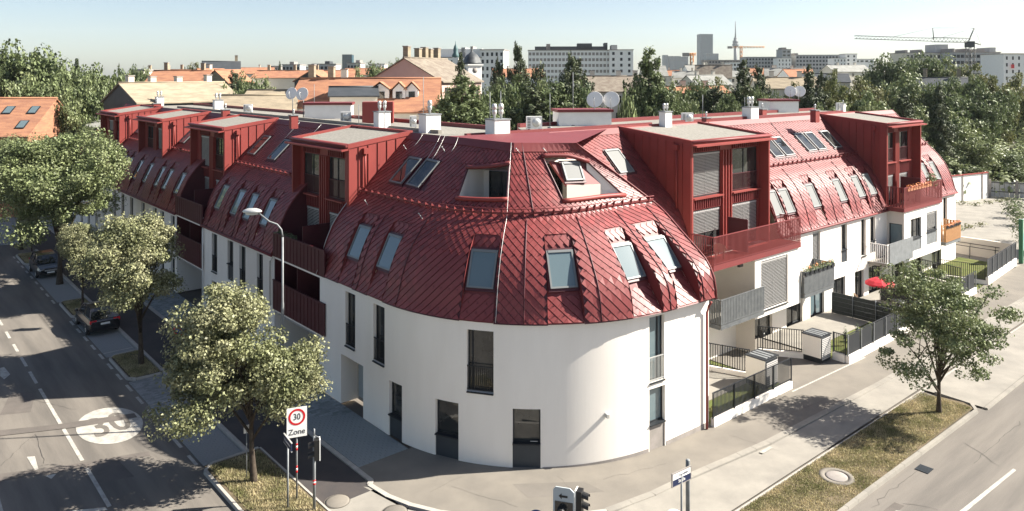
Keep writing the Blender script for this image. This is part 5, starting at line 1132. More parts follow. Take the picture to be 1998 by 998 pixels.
# ramp with handrails at the far end
m = MB(); m.fbox(RW, 46.2, 46.5, 1.2, 9.5, -.05, 1.5); m.build('retaining_wall', 'plaster2', None, label='grey concrete retaining wall behind the far ramp', cat='wall')
for d0, lab in ((2.2, 'steel handrail along the far ramp, upper one'), (1.8, 'steel handrail along the far ramp, lower one')):
    t = 46.0 if d0 == 2.2 else 44.6; S = empty('handrail', RW(t, d0), lab, 'handrail'); z = 1.05; m = MB(); m.tube([RW(t, d0, z), RW(t, d0+4.6, z)], .03, 8); m.build('rail', 'anth', S)
    for d in (d0+.3, d0+2.3, d0+4.3):
        m = MB(); m.tube([RW(t, d, 0), RW(t, d, z)], .022, 6); m.build('post', 'anth', S)
# billboard wall at right edge
S = empty('billboard', RW(46.5, .6), 'painted billboard with a green end post at the right edge', 'billboard'); m = MB(); m.fbox(RW, 46.2, 55, .55, .65, 1.0, 3.6); m.build('panel', 'poster', S); m = MB(); m.fbox(RW, 46.0, 46.25, .45, .75, 0, 3.75); m.build('end_post', 'green', S); m = MB(); m.fbox(RW, 46.2, 55, .52, .68, 3.6, 3.7); m.build('rim', 'alu', S)
for t in (48, 51, 54.5):
    m = MB(); m.fbox(RW, t, t+.12, .66, .78, 0, 3.5); m.build('post', 'green', S)
# yard walls
yw = empty('yard_wall', Gp(1850, 390), 'white rendered yard wall with dark posts and red coping at the far yard', 'wall')
a, b, c = Gp(1795, 402), Gp(1926, 386), Gp(1928, 378); c = np.array([b[0]+2, b[1]+10, 0])
for P, Q in ((a, b), (b, c)):
    e = Q - P; L = np.linalg.norm(e); e /= L; n = np.array([-e[1], e[0], 0]); k = 0
    while k < L - .1:
        k2 = min(k + 4.2, L); m = MB(); m.obox(P + e*(k+k2)/2 + UP*1.6, e, n, UP, (k2-k)/2-.08, .1, 1.65); m.build('wall_panel', 'white', yw); m = MB(); m.obox(P + e*k + UP*1.65, e, n, UP, .12, .16, 1.7); m.build('pillar', 'plinth', yw); k = k2
    m = MB(); m.obox((P+Q)/2 + UP*3.32, e, n, UP, L/2, .2, .05); m.build('coping', 'clad', yw)
yf = empty('yard_fence', Gp(1928, 385), 'pale corrugated metal yard fence with dark posts', 'fence'); P, Q = Gp(1927, 384) + np.array([.3, 0, 0]), Gp(2060, 392); e = Q - P; L = np.linalg.norm(e); e /= L; n = np.array([-e[1], e[0], 0])
for k in np.arange(0, L, .55):
    m = MB(); m.obox(P + e*(k+.27) + UP*1.05, e, n, UP, .25, .03, 1.0); m.build('fence_panel', 'greywall', yf)
for k in np.arange(0, L, 3.0):
    m = MB(); m.obox(P + e*k + UP*1.15 - n*.12, e, n, UP, .14, .1, 1.2); m.build('post', 'plinth', yf)
for z in (.75, 1.95):
    m = MB(); m.obox((P+Q)/2 + UP*z - n*.06, e, n, UP, L/2, .03, .05); m.build('rail', 'anth', yf)

for t, d, z, a, lab in ((31.6, 4.3, 6.15, .8, 'garden chair on the far red terrace, left one'), (32.5, 4.2, 6.15, 2.0, 'garden chair on the far red terrace beside the flower boxes'), (7.2, 4.3, 5.8, 1.2, 'wicker chair on the large red terrace')): wchair(RW(t, d, z), a, lab)
# ------------------------------------------------------------------ trees
def broad(seed, H, R, hb, ncl, nl, leaf, mat, clump=.17, off=(0, 0), trunk=.16, fill=.42, flat=.68, voids=5):
    r = np.random.default_rng(seed); zc, rz = (H+hb)/2, (H-hb)/2
    nlb = 11; lb = r.normal(size=(nlb, 3)); lb /= np.linalg.norm(lb, axis=1, keepdims=True); lb[:,2] = np.where(lb[:,2] < -.45, -lb[:,2], lb[:,2]); lb *= r.uniform(.42, .68, (nlb, 1)); lb[0] = (0, 0, .1)
    lr = r.uniform(.30, .50, nlb); lr[0] = .5               # foliage masses carried by the main limbs
    pick = r.choice(nlb, ncl, p=lr**2/(lr**2).sum()); g = r.normal(size=(ncl, 3)); g /= np.linalg.norm(g, axis=1, keepdims=True)
    nrm = lb[pick] + g*(lr[pick]*r.uniform(fill, 1, ncl)**.5)[:,None]; C = nrm*np.array([R, R, rz]) + np.array([off[0], off[1], zc]); d = g
    for _ in range(voids):                  # open gaps in the crown
        v_ = r.normal(size=3); v_ /= np.linalg.norm(v_); c0 = v_*np.array([R, R, rz])*.8 + np.array([off[0], off[1], zc]); keep = np.linalg.norm((C - c0)/np.array([1, 1, .8]), axis=1) > R*.27; C, d = C[keep], d[keep]
    ncl = len(C)
    cr = R*clump*r.uniform(.55, 1.5, ncl)
    q = r.normal(size=(ncl, nl, 3)); q /= np.linalg.norm(q, axis=2, keepdims=True); q *= (r.uniform(.15, 1, (ncl, nl, 1))**.5)
    P = C[:,None,:] + q*cr[:,None,None]*np.array([1, 1, flat]); P = P.reshape(-1, 3)
    Nn = (q*.9 + d[:,None,:]*.25 + np.array([0, 0, .3])).reshape(-1, 3) + r.normal(size=(ncl*nl, 3))*.75
    P[:,2] = np.maximum(P[:,2], .4)
    crown = leafmesh('crown', P, Nn, leaf*r.uniform(.35, 1.45, ncl*nl), mat)
    m = MB(); top = np.array([off[0]*.5, off[1]*.5, hb + rz*1.1]); base = np.zeros(3); mid = np.array([off[0]*.12, off[1]*.12, hb])
    m.tube([base - UP*.15, base + UP*.1, mid*.5, mid, (mid + top)/2 + np.array([.1, .05, 0]), top], trunk*1.15, 10, trunk*.3)
    idx = r.permutation(ncl)
    for i in idx[:14]:
        a = mid + (top - mid)*r.uniform(.0, .7); b = C[i]; k = a + (b - a)*.5 + np.array([0, 0, .12*R*r.uniform(.2, 1)]); m.tube([a, k, b], trunk*.42, 6, trunk*.1)
        for j in r.permutation(ncl)[:3]:
            if np.linalg.norm(C[j] - b) < R*.8: m.tube([k, (k + C[j])/2 + UP*.1, C[j]], trunk*.2, 5, trunk*.06)
    return crown, m.mesh('trunk', 'bark', (0,0,0))[0]
def conifer(seed, H, R, nlev, mat, leaf, droop=.25, pw=.85, per=200):
    r = np.random.default_rng(seed); P = []; Nn = []; m = MB(); m.tube([(0,0,-.1), (0,0,H*.5), (0,0,H*.97)], R*.07, 8, R*.012)
    for l in range(nlev):
        f = (l + .5)/nlev; z = H*(.06 + .93*f); rr = R*(1-f)**pw*r.uniform(.75, 1.12) + .15; nb = 8 if f < .75 else 6; a0 = r.uniform(0, 6.28)
        for b in range(nb):
            a = a0 + 6.28*b/nb + r.uniform(-.35, .35); L = rr*r.uniform(.55, 1.2); k = max(24, int(per*L/R)); t = r.uniform(.05, 1, k)**.6; zz = z + r.normal()*H/nlev*.5
            side = r.normal(size=k)*.2*L*(1.2 - t); e = np.array([math.cos(a), math.sin(a), 0]); s = np.array([-math.sin(a), math.cos(a), 0]); th = (.10*L + .05*R)*(1.1 - .6*t)
            up = r.normal(size=k)
            p = t[:,None]*L*e + side[:,None]*s + np.array([0, 0, zz]) + np.stack([0*t, 0*t, -droop*L*t**1.6 + .14*L*t**3 + up*th], 1)
            P.append(p); Nn.append(np.stack([0*t, 0*t, np.sign(up)*.4 + .6], 1) + e*.5 + r.normal(size=(k, 3))*.55)
            if f < .85: m.tube([(0, 0, zz), e*L*.55 + UP*(zz - droop*L*.4), e*L*.9 + UP*(zz - droop*L*.75)], R*.014, 4, R*.005)
    P = np.concatenate(P); return leafmesh('crown', P, np.concatenate(Nn), leaf*r.uniform(.6, 1.3, len(P)), mat, .5), m.mesh('trunk', 'bark', (0,0,0))[0]
def tree(name, p, ms, lab, sx=1., sz=1., rz=0., group=None, cat='tree'):
    S = empty(name, p, lab, cat, group, rz=rz); S.scale = (sx, sx, sz); child('crown', ms[0], S); child('trunk', ms[1], S); return S
T3 = broad(3, 7.5, 3.05, 1.35, 250, 290, .056, 'leafA', .2, (-.8, .2), .15); T1 = broad(5, 12.6, 5.6, 1.2, 300, 260, .085, 'leafB', .17, (0, 0), .26, voids=10); TR = broad(12, 7.5, 3.15, .9, 130, 260, .056, 'leafB', .2, (.0, .0), .13, .45, .5, 9)
T2 = broad(4, 8.1, 3.55, 1.75, 250, 270, .062, 'leafA', .19, (-.5, .1), .16)
tree('street_tree', (*LW(-6.6, -6.09)[:2], 0), T3, 'maple tree in the corner grass beside the 30 Zone sign', group='trees along the shaded street')
tree('street_tree', (*LW(9.5, -5.95)[:2], -.01), T2, 'maple tree between the bare parking bay and the black car', group='trees along the shaded street')
tree('street_tree', (*LW(31.5, -6.0)[:2], -.05), T1, 'largest broad tree at the left edge of the shaded street', group='trees along the shaded street')
tree('street_tree', (*LW(23.4, -6.05)[:2], -.01), T2, 'lower tree hidden behind the black car', .6, .72, 2.1, group='trees along the shaded street')
tree('street_tree', (*LW(47.5, -6.3)[:2], -.05), T1, 'broad tree cut by the left edge farther up the street', .85, .88, 1.3, group='trees along the shaded street')
tree('street_tree', (*Gp(62, 492)[:2], -.05), T3, 'small young tree in front of the lantern post', .45, .75, 2.0)
tree('street_tree', (*Gp(1832, 805)[:2], 0), TR, 'lone airy street tree in the dry grass strip of the sunny street', rz=.6)
SH = [('round', broad(21, 10, 4.4, 1.2, 120, 110, .16, 'leafB', .22, fill=.5)), ('dark', broad(22, 10, 4.2, 1.0, 130, 110, .16, 'leafC', .21, fill=.5)), ('olive', broad(23, 10, 4.5, .8, 120, 110, .16, 'leafY', .24, fill=.5))]
SHD = dict(SH); SHD['fir'] = conifer(31, 15, 3.4, 24, 'needle', .16, .2, .7, 230); SHD['fir2'] = conifer(32, 15, 3.8, 20, 'needle', .17, .05, .5, 260); SHD['cedar'] = conifer(33, 14, 5.2, 17, 'needle', .19, -.08, .55, 300); SHD['bush'] = broad(25, 4, 2.6, .2, 130, 40, .17, 'leafB', .24, fill=.5); SHD['larch'] = conifer(34, 15, 4.4, 20, 'leafC', .18, .0, .5, 280)
DIM = dict(round=(10, 4.2), dark=(10, 4.0), olive=(10, 4.4), fir=(15, 3.4), fir2=(15, 3.6), cedar=(14, 5.2), bush=(4, 2.6), larch=(15, 4.2))
WORD = dict(round='rounded green', dark='dark leafy', olive='olive green', fir='slim dark spruce', fir2='dense fir', cedar='wide flat cedar', bush='light green bushy', larch='feathery larch')
BGT = [  # x, top row, half width (px), distance, kind, where
 (48,78,72,108,'dark','tallest tree at the left edge'),(108,108,46,114,'dark','right of the tallest left tree'),(6,98,45,120,'dark','cut by the left edge'),(150,112,20,132,'fir','behind the left tree mass'),(212,124,46,104,'dark','behind the far end of the street wing'),(178,140,40,100,'round','between the tall left tree and the street wing'),(252,138,30,122,'dark','right end of the left tree mass'),(75,150,48,98,'dark','above the grey roof at left'),(130,165,45,95,'round','above the orange brick chimney at left'),
 (232,122,7,160,'fir','tiny one on the skyline left of the beige roof'),(270,126,20,190,'dark','on the skyline behind the beige roof'),(290,130,18,200,'round','beside the pale block on the left skyline'),(386,122,26,215,'olive','behind the orange gables at left'),(458,138,26,125,'fir2','in front of the slate roofed house'),(486,140,28,122,'dark','right of the slate roofed house'),(522,146,30,128,'round','left of the orange roofs'),(546,118,9,260,'fir','tiny one on the skyline near the flat blocks'),(470,168,26,104,'dark','behind the red chimney of the street wing'),(437,165,18,100,'bush','next to the white chimney far left'),
 (735,120,36,160,'dark','left of the pink gable house'),(702,126,26,170,'round','right of the glass tower block'),(770,114,20,165,'dark','touching the pink gable house'),(655,150,18,140,'dark','among the orange roofs'),
 (899,99,20,98,'fir','slim one in front of the clock tower'),(902,152,54,82,'larch','big one right of the ventilator chimney'),(972,122,36,100,'cedar','below the white slab block'),(1011,82,27,100,'fir2','tallest conifer in the middle'),(1012,150,40,94,'larch','under the tallest conifer'),(1052,130,38,102,'cedar','between the two big conifers'),(1116,111,52,95,'cedar','in front of the long grey block'),(1085,165,42,88,'larch','left of the dish pair'),(1040,170,40,86,'fir2','behind the ridge air conditioner'),(950,185,36,84,'dark','behind the two-cowl chimney'),
 (1266,97,47,90,'larch','right of the dish pair'),(1222,186,34,82,'bush','right beside the dish pair'),(1312,150,26,104,'round','right of the large larch'),(1352,158,38,106,'dark','above the slim white chimney'),(1392,168,34,98,'fir2','below the orange roof strip'),(1362,190,32,90,'round','behind the large garden dormer'),(1450,114,32,95,'fir','below the tower crane'),(1481,126,24,105,'fir2','right of the spruce by the crane'),(1402,150,32,125,'olive','left of the spruce by the crane'),(1420,185,28,92,'dark','behind the white chimney block'),
 (1578,123,24,104,'fir','above the right dish'),(1601,140,24,114,'fir2','next to the spruce above the dish'),(1626,135,30,140,'olive','right of the firs'),(1682,148,54,128,'olive','in the middle of the right wood'),(1640,168,42,104,'olive','behind the garden ridge'),(1702,170,48,100,'round','behind the far garden dormer'),(1655,192,44,92,'round','low behind the garden ridge'),(1612,200,26,90,'dark','by the red stack on the garden ridge'),
 (1742,104,46,165,'dark','left of the crane on the wooded hill'),(1800,101,50,170,'dark','on the wooded hill under the jib'),(1852,104,46,168,'round','on the wooded hill beside the crane mast'),(1905,124,50,155,'olive','right of the crane mast'),(1762,136,56,135,'round','big pale one on the wooded slope'),(1700,130,22,175,'round','left end of the wooded hill'),(1842,150,46,132,'dark','beside the scaffolded house'),(1880,146,42,140,'dark','behind the orange crane base'),(1945,148,42,135,'olive','right of the orange crane base'),(1985,142,40,150,'olive','at the right edge below the white block'),(1762,180,28,100,'fir','dark one behind the far dormer'),(1832,165,19,104,'fir','slim one before the scaffolded house'),
 (1852,212,62,112,'round','behind the yard wall'),(1905,186,52,118,'dark','above the yard wall'),(1936,164,46,125,'dark','above the far road'),(1800,202,50,108,'round','behind the far verge'),(1890,262,58,106,'round','low over the yard wall'),(1836,290,56,104,'round','just behind the white yard wall'),(1935,292,52,108,'dark','behind the corrugated fence'),(1785,240,40,104,'round','hidden behind the far dormer'),(1972,206,32,150,'round','alone on the far road'),(1970,320,46,106,'dark','over the corrugated fence at right'),(2010,300,50,112,'round','cut by the right edge'),(1880,318,42,103,'dark','between the wall and the wood'),(1925,352,24,103,'bush','at the end of the yard wall'),
 (862,188,30,84,'dark','low beside the ventilator chimney'),(936,160,34,90,'dark','behind the rods of the two-cowl chimney'),(1000,190,42,86,'dark','low in the middle tree band'),(1062,182,40,86,'larch','behind the tall thin rod'),(1132,158,46,92,'dark','left of the dishes in the tree band'),(985,150,40,92,'dark','between the fir and the clock tower trees'),(1045,150,46,92,'round','in the heart of the middle tree band'),(880,165,36,86,'dark','left end of the middle tree band'),(1085,150,40,96,'dark','below the long grey block'),(1265,150,52,90,'dark','around the foot of the large larch'),(1440,160,34,98,'dark','around the foot of the crane spruce'),(1370,150,36,112,'dark','below the white gables'),(1150,192,30,86,'round','low behind the dish pair'),(1292,178,32,88,'larch','right foot of the large larch'),(1332,186,30,92,'dark','low behind the garden chimney'),(1410,172,30,102,'dark','left of the garden chimney block'),(1482,168,30,98,'dark','above the white chimney block'),(1512,176,28,102,'dark','behind the garden stair head'),(1545,160,26,114,'olive','right of the garden dishes'),
 (142,128,46,106,'dark','in the middle of the left tree mass'),(232,150,36,102,'dark','low at the right of the left tree mass'),(60,132,62,102,'round','in front of the tallest left tree'),(182,162,44,99,'dark','low behind the grey roof'),(505,160,28,106,'dark','left of the pale orange roof'),(455,176,24,98,'dark','behind the second street dormer chimney')]
for i, (x, yt, hw, Y, kd, where) in enumerate(BGT):
    H0, R0 = DIM[kd]; H = CAMH - (yt - HZN)*Y/FPX; R = hw*Y/FPX; yb = HZN + 16*FPX/Y
    if kd in ('fir', 'fir2', 'cedar', 'larch'): R *= min(((yb - yt) / max(40, min(225, yb) - yt))**dict(fir=.7, fir2=.5, cedar=.55, larch=.5)[kd], 2.4)
    S = tree('conifer_tree' if kd in ('fir', 'fir2', 'cedar', 'larch') else 'broadleaf_tree', ((x-999)*Y/FPX, Y, -.2), SHD[kd], f'{WORD[kd]} tree {where}', R/R0, (H+.2)/H0, rng.uniform(0, 6.28), 'trees behind the building')
# planting in the gardens and on balconies
def plants(name, pts, lab, h, r, mat='leafC', n=60, leaf=.07, cat='plant', pot=None):
    P = []; Nn = []
    for p in pts:
        q = rng.normal(size=(n, 3)); q /= np.linalg.norm(q, axis=1, keepdims=True); q *= rng.uniform(.3, 1, (n, 1)); P.append(np.array(p) + np.array([0, 0, h*.5]) + q*np.array([r, r, h*.5])); Nn.append(q + np.array([0, 0, .4]))
    P = np.concatenate(P); c = P.mean(0); c[2] = min(p[2] for p in pts); me = leafmesh('foliage', P - c, np.concatenate(Nn), leaf*rng.uniform(.6, 1.3, len(P)), mat)
    S = empty(name, c, lab, cat); put('foliage', me, c, S); m = MB()
    for p in pts: m.tube([np.array(p) - UP*.02, np.array(p) + UP*h*.6], .015, 5)
    m.build('stem', 'bark', S)
    if pot: m = MB(); [m.obox(np.array(p) + UP*.02, (*uR, 0), (*nR, 0), UP, .2, .1, .1) for p in pts]; m.build('planter', pot, S)
    return S
plants('balcony_plant', [RW(t, 3.42, 3.75) for t in np.arange(15.1, 18.5, .55)], 'flower boxes on the grey balcony right of the bay', .5, .28, 'leafB', 60, .06, pot='anth')
plants('balcony_plant', [RW(t, 3.5, 3.95) for t in (15.5, 16.5, 17.4, 18.1)], 'pink and yellow blooms on the grey balcony', .35, .2, 'flower', 14, .05)
plants('balcony_plant', [RW(t, 3.55, 7.45) for t in np.arange(30.4, 34.6, .5)], 'flower boxes on the far red terrace', .45, .28, 'flower', 40, .06, pot='terracotta')
plants('balcony_plant', [RW(t, 3.7, 7.1) for t in (35.0, 35.6)], 'tall plants at the end of the far red terrace', 1.5, .4, 'leafB', 120, .08)
plants('balcony_plant', [RW(t, 3.4, 3.75) for t in np.arange(37.6, 40.6, .5)], 'red geraniums on the orange wooden balcony', .35, .25, 'flower', 30, .06, pot='anth')
plants('balcony_plant', [LW(t, .1, 7.0) for t in (3.2, 3.8, 4.4, 5.0)], 'grey plants along the street loggia parapet', .4, .3, 'leafC', 60, .06)
for t, d, h, lab in ((15.0, .9, 1.2, 'left slim conifer in the small garden'), (16.3, .8, 1.15, 'middle slim conifer in the small garden'), (17.8, .7, .9, 'right leafy bush in the small garden')): plants('garden_shrub', [RW(t, d, .01)], lab, h, .16 if h > 1 else .35, 'needle' if h > 1 else 'leafB', 150, .05)
plants('garden_shrub', [RW(t, .6, .01) for t in (16.9, 17.3, 18.4)], 'yellow green planting behind the panel fence', .6, .35, 'leafY', 60, .06)
plants('garden_shrub', [RW(t, d, .01) for t, d in ((26.6, 1.4), (27.3, .9), (27.9, 1.9))], 'dark hedge between parasol and the airy street tree', 1.7, .75, 'leafC', 340, .08)
plants('garden_shrub', [RW(t, d, .01) for t, d in ((1.4, .7), (5.0, .5), (5.3, 1.0))], 'low weeds behind the corner fence', .4, .4, 'leafY', 80, .05)
plants('yard_weeds', [Gp(x, y, -.04) for x, y in ((1860, 398), (1880, 400), (1905, 402), (1930, 398), (1950, 395), (1965, 393), (1870, 450), (1890, 446), (1915, 442))], 'dry weeds growing in the cracks of the far yard', .55, .9, 'leafY', 60, .1)
plants('yard_shrub', [Gp(1972, 425, 0), Gp(1985, 415, 0), Gp(1990, 440, 0)], 'leafy shrub beside the billboard in the yard', 2.2, 1.3, 'leafC', 260, .12)
plants('street_shrub', [Gp(1990, 470, 0), Gp(2005, 500, 0)], 'leafy bush overhanging the billboard at the right edge', 3.4, 1.2, 'leafC', 320, .1)
# ------------------------------------------------------------------ houses and city behind
def house(px, Y, L, D, rot, yr, ye, wall, roof, lab, chim=(), wins=0, skyl=0, gwin=False, z0=0.):
    X = (px-999)*Y/FPX; zr, ze = CAMH-(yr-HZN)*Y/FPX, CAMH-(ye-HZN)*Y/FPX; a = math.radians(rot); e = np.array([math.cos(a), math.sin(a), 0]); f = np.array([-math.sin(a), math.cos(a), 0]); c = np.array([X, Y, 0.])
    if np.dot(f, c) > 0: pass
    q = lambda x, y, z: c + e*x + f*y + UP*z
    S = empty('house', (X, Y, -.2), lab, 'house', 'houses behind the building'); m = MB(); h = L/2; w = D/2
    for s in (-1, 1): m.poly([q(-h, s*w, -.2), q(h, s*w, -.2), q(h, s*w, ze), q(-h, s*w, ze)]); m.poly([q(s*h, -w, -.2), q(s*h, w, -.2), q(s*h, w, ze), q(s*h, 0, zr-.1), q(s*h, -w, ze)])
    m.build('wall', wall, S); sl = (zr-ze)/w; o = .35; m = MB()
    for s in (-1, 1): m.prism([q(-h-.2, 0, zr+.1), q(h+.2, 0, zr+.1), q(h+.2, s*(w+o), ze-o*sl+.1), q(-h-.2, s*(w+o), ze-o*sl+.1)], -UP*.15)
    R = m.build('roof', roof, S); m = MB(); m.tube([q(-h-.2, 0, zr+.12), q(h+.2, 0, zr+.12)], .14, 6); m.build('ridge', roof, R)
    for k, hh in chim:
        m = MB(); m.obox(q(L*(k-.5), .3, zr+hh/2-.6), e, f, UP, .35, .4, hh/2+.6); ch = m.build('chimney', 'brick' if 'grey roof with an orange brick' in lab else ('tileb' if hh > 1.2 else 'cream'), R); m = MB(); m.obox(q(L*(k-.5), .3, zr+hh+.05), e, f, UP, .42, .47, .06); m.build('chimney_cap', 'plinth', ch)
    if wins:
        side = -1 if np.dot(f, -c) < 0 or True else 1; me = MB(); me.obox((0,0,0), e, f, UP, .45, .04, .65); me = me.mesh('window', 'pane', (0,0,0))[0]
        for sd in (-1, 1):
            if np.dot(f*sd, -c) <= 0: continue
            for i in range(wins):
                for z in (ze-1.5, ze-4.4):
                    if z > 1: put('window', me, q(-h + L*(i+.5)/wins, sd*(w+.02), z), S)
    if gwin:
        me = MB(); me.obox((0,0,0), e, f, UP, .04, .4, .6); me = me.mesh('window', 'pane', (0,0,0))[0]
        for sd in (-1, 1):
            if np.dot(e*sd, -c) > 0: [put('window', me, q(sd*(h+.02), y, ze-1.2), S) for y in (-w*.4, w*.4)]
    for i in range(skyl):
        for sd in (-1, 1):
            if np.dot(f*sd, -c) <= 0: continue
            for k in (.35, .75) if i % 2 else (.35,):
                y = sd*w*k; n_ = f*sd*sl + UP; n_ /= np.linalg.norm(n_); t_ = np.cross(e, n_); m = MB(); m.obox(q(-h + L*(i+.5)/skyl, y, zr - w*k*sl + .14), e, t_, n_, .5, .75, .06); k2 = m.build('roof_window', 'anth', R); m = MB(); m.obox(q(-h + L*(i+.5)/skyl, y, zr - w*k*sl + .21), e, t_, n_, .4, .65, .012); m.build('pane', 'pale', k2)
    return S, q, zr, ze, R
house(-84, 92, 23, 12, 4, 194, 258, 'tile', 'tile', 'orange tiled roof with skylights at the left edge', skyl=8)
house(150, 102, 13, 12, 6, 200, 242, 'greywall', 'roofgrey', 'long grey roof with an orange brick chimney at left', chim=((.75, 1.4),), skyl=2)
house(340, 96, 13.5, 8.5, 52, 163, 196, 'slate', 'tileb', 'beige tiled roof with a dark slate gable', chim=((.1, .9), (.3, .8), (.55, .8), (.85, 1.0)))
house(357, 150, 11, 8, 2, 139, 160, 'cream', 'tile', 'orange roof with a pale pediment behind the beige roof', chim=((.2, 1.6), (.85, 1.5)))
house(432, 195, 9, 8, 20, 121, 136, 'white', 'slate', 'dark pointed roof house on the left skyline', chim=((.9, 1.6),)); house(411, 165, 8, 7, 70, 136, 156, 'tile', 'tile', 'orange gable house left of the slate roof', chim=((.5, 1.0),)); house(445, 150, 6, 7, 60, 138, 160, 'tileb', 'tile', 'small orange gable below the slate roof')
house(310, 230, 14, 9, 0, 138, 147, 'white', 'tile', 'low orange roofs far behind the beige roof', chim=((.3, 1.5), (.7, 1.5))); house(385, 240, 16, 9, 5, 137, 146, 'cream', 'tile', 'far orange roof row with chimneys', chim=((.2, 1.6), (.6, 1.6)))
house(575, 205, 20, 10, 0, 139, 152, 'cream', 'tile', 'long orange roof below the flat blocks', chim=((.15, 1.6), (.5, 1.6), (.8, 1.6))); house(655, 165, 8, 9, 8, 139, 156, 'tileb', 'tile', 'short orange roof beside the dark gable'); house(618, 158, 6, 7, 80, 139, 158, 'slate', 'tile', 'dark gabled house among the orange roofs')
house(505, 88, 8.5, 8, 12, 188, 220, 'cream', 'tileb', 'pale orange roof right of the second street dormer'); house(560, 92, 9, 8, 5, 178, 200, 'greywall', 'tileb', 'grey house with a dark eave behind the street dishes')
S, q, zr, ze, R = house(752, 88, 12.5, 11, 3, 155, 213, 'cream', 'tile', 'orange roofed house with three gabled dormers', chim=((.12, 1.1),), wins=5)
for i, (x, y, w_) in enumerate(((-.2, -3.2, 1.0), (1.9, -3.2, .7), (3.3, -3.0, .7))):
    zb = zr - 3.3*(zr-ze)/5.5; m = MB(); m.prism([q(x-w_, y-.3, zb-.6), q(x+w_, y-.3, zb-.6), q(x+w_, y-.3, zb+.9), q(x, y-.3, zb+1.6), q(x-w_, y-.3, zb+.9)], q(0, 2.6, 0) - q(0, 0, 0)); k = m.build('dormer', 'white', S); m = MB(); m.obox(q(x, y-.34, zb+.2), q(1,0,0)-q(0,0,0), q(0,1,0)-q(0,0,0), UP, w_*.5, .03, .5); m.build('window', 'pane', k)
    m = MB()
    for s in (-1, 1): m.prism([q(x, y-.6, zb+1.75), q(x, y+2.4, zb+1.75), q(x+s*(w_+.2), y+2.4, zb+.85), q(x+s*(w_+.2), y-.6, zb+.85)], UP*.08)
    m.build('dormer_roof', 'tile', k)
house(652, 92, 8, 10, -3, 155, 205, 'white', 'tile', 'orange roof with white chimneys left of the dormered house', chim=((.15, 1.7), (.45, 1.5))); house(690, 84, 5, 6, 12, 172, 186, 'cream', 'slate', 'small dark glazed roof before the orange house')
house(832, 106, 11, 11.5, 64, 116, 158, 'pink', 'tileg', 'tall pink gabled house with a row of chimneys', chim=((.1, 1.6), (.35, 1.4), (.5, 1.6), (.62, 1.4), (.8, 1.6)), wins=4, gwin=True)
house(1195, 135, 12, 9, 6, 150, 177, 'cream', 'tileg', 'brown tiled roof right of the cedar', chim=((.2, 1.), (.6, 1.), (.85, 1.)), wins=3); house(1355, 120, 9, 7, 3, 171, 181, 'greywall', 'tile', 'narrow orange roof strip among the trees', chim=((.3, 1.0), (.7, 1.)))
for x, Y, w_, yr, ye, rf, lab in ((1338, 270, 9, 140, 152, 'roofgrey', 'white gabled house left of the orange crane'), (1362, 280, 11, 128, 150, 'roofgrey', 'white tall gable below the skyscraper'), (1392, 260, 12, 128, 152, 'tileg', 'white house with a steep roof under the skyscraper'), (1375, 190, 10, 148, 165, 'roofgrey', 'pale house above the orange roof strip'), (1425, 300, 14, 138, 150, 'roofgrey', 'pale house left of the orange crane mast'), (1490, 310, 16, 134, 147, 'tile', 'white house row with orange roofs below the long block'), (1528, 300, 14, 134, 148, 'roofgrey', 'pale roofs below the long block'), (1556, 290, 12, 136, 150, 'tile', 'white and orange house right of the pale roofs'), (1530, 140, 11, 153, 172, 'tileb', 'beige roof left of the dark spruce'), (1608, 175, 10, 145, 160, 'slate', 'dark roof behind the firs'), (1275, 260, 8, 130, 148, 'roofgrey', 'pale roofs behind the larch'), (1320, 330, 16, 138, 148, 'tile', 'low far roofs right of the larch'), (1650, 330, 20, 128, 140, 'roofgrey', 'grey roof at the end of the long block'), (1010, 300, 20, 135, 150, 'tile', 'low roof below the white slab'), (478, 300, 22, 133, 144, 'tile', 'low orange roofs on the left skyline'), (720, 330, 20, 134, 146, 'tile', 'low roofs behind the dormered house')):
    house(x, Y, w_, 9, rng.uniform(-20, 20), yr, ye, 'white' if 'white' in lab else 'cream', rf, lab, chim=((.3, 1.2), (.75, 1.2)), wins=3)
house(1835, 150, 9, 9, -30, 153, 170, 'greywall', 'slate', 'scaffolded house under construction below the crane', chim=((.2, 1.8), (.85, 1.8)), wins=3)
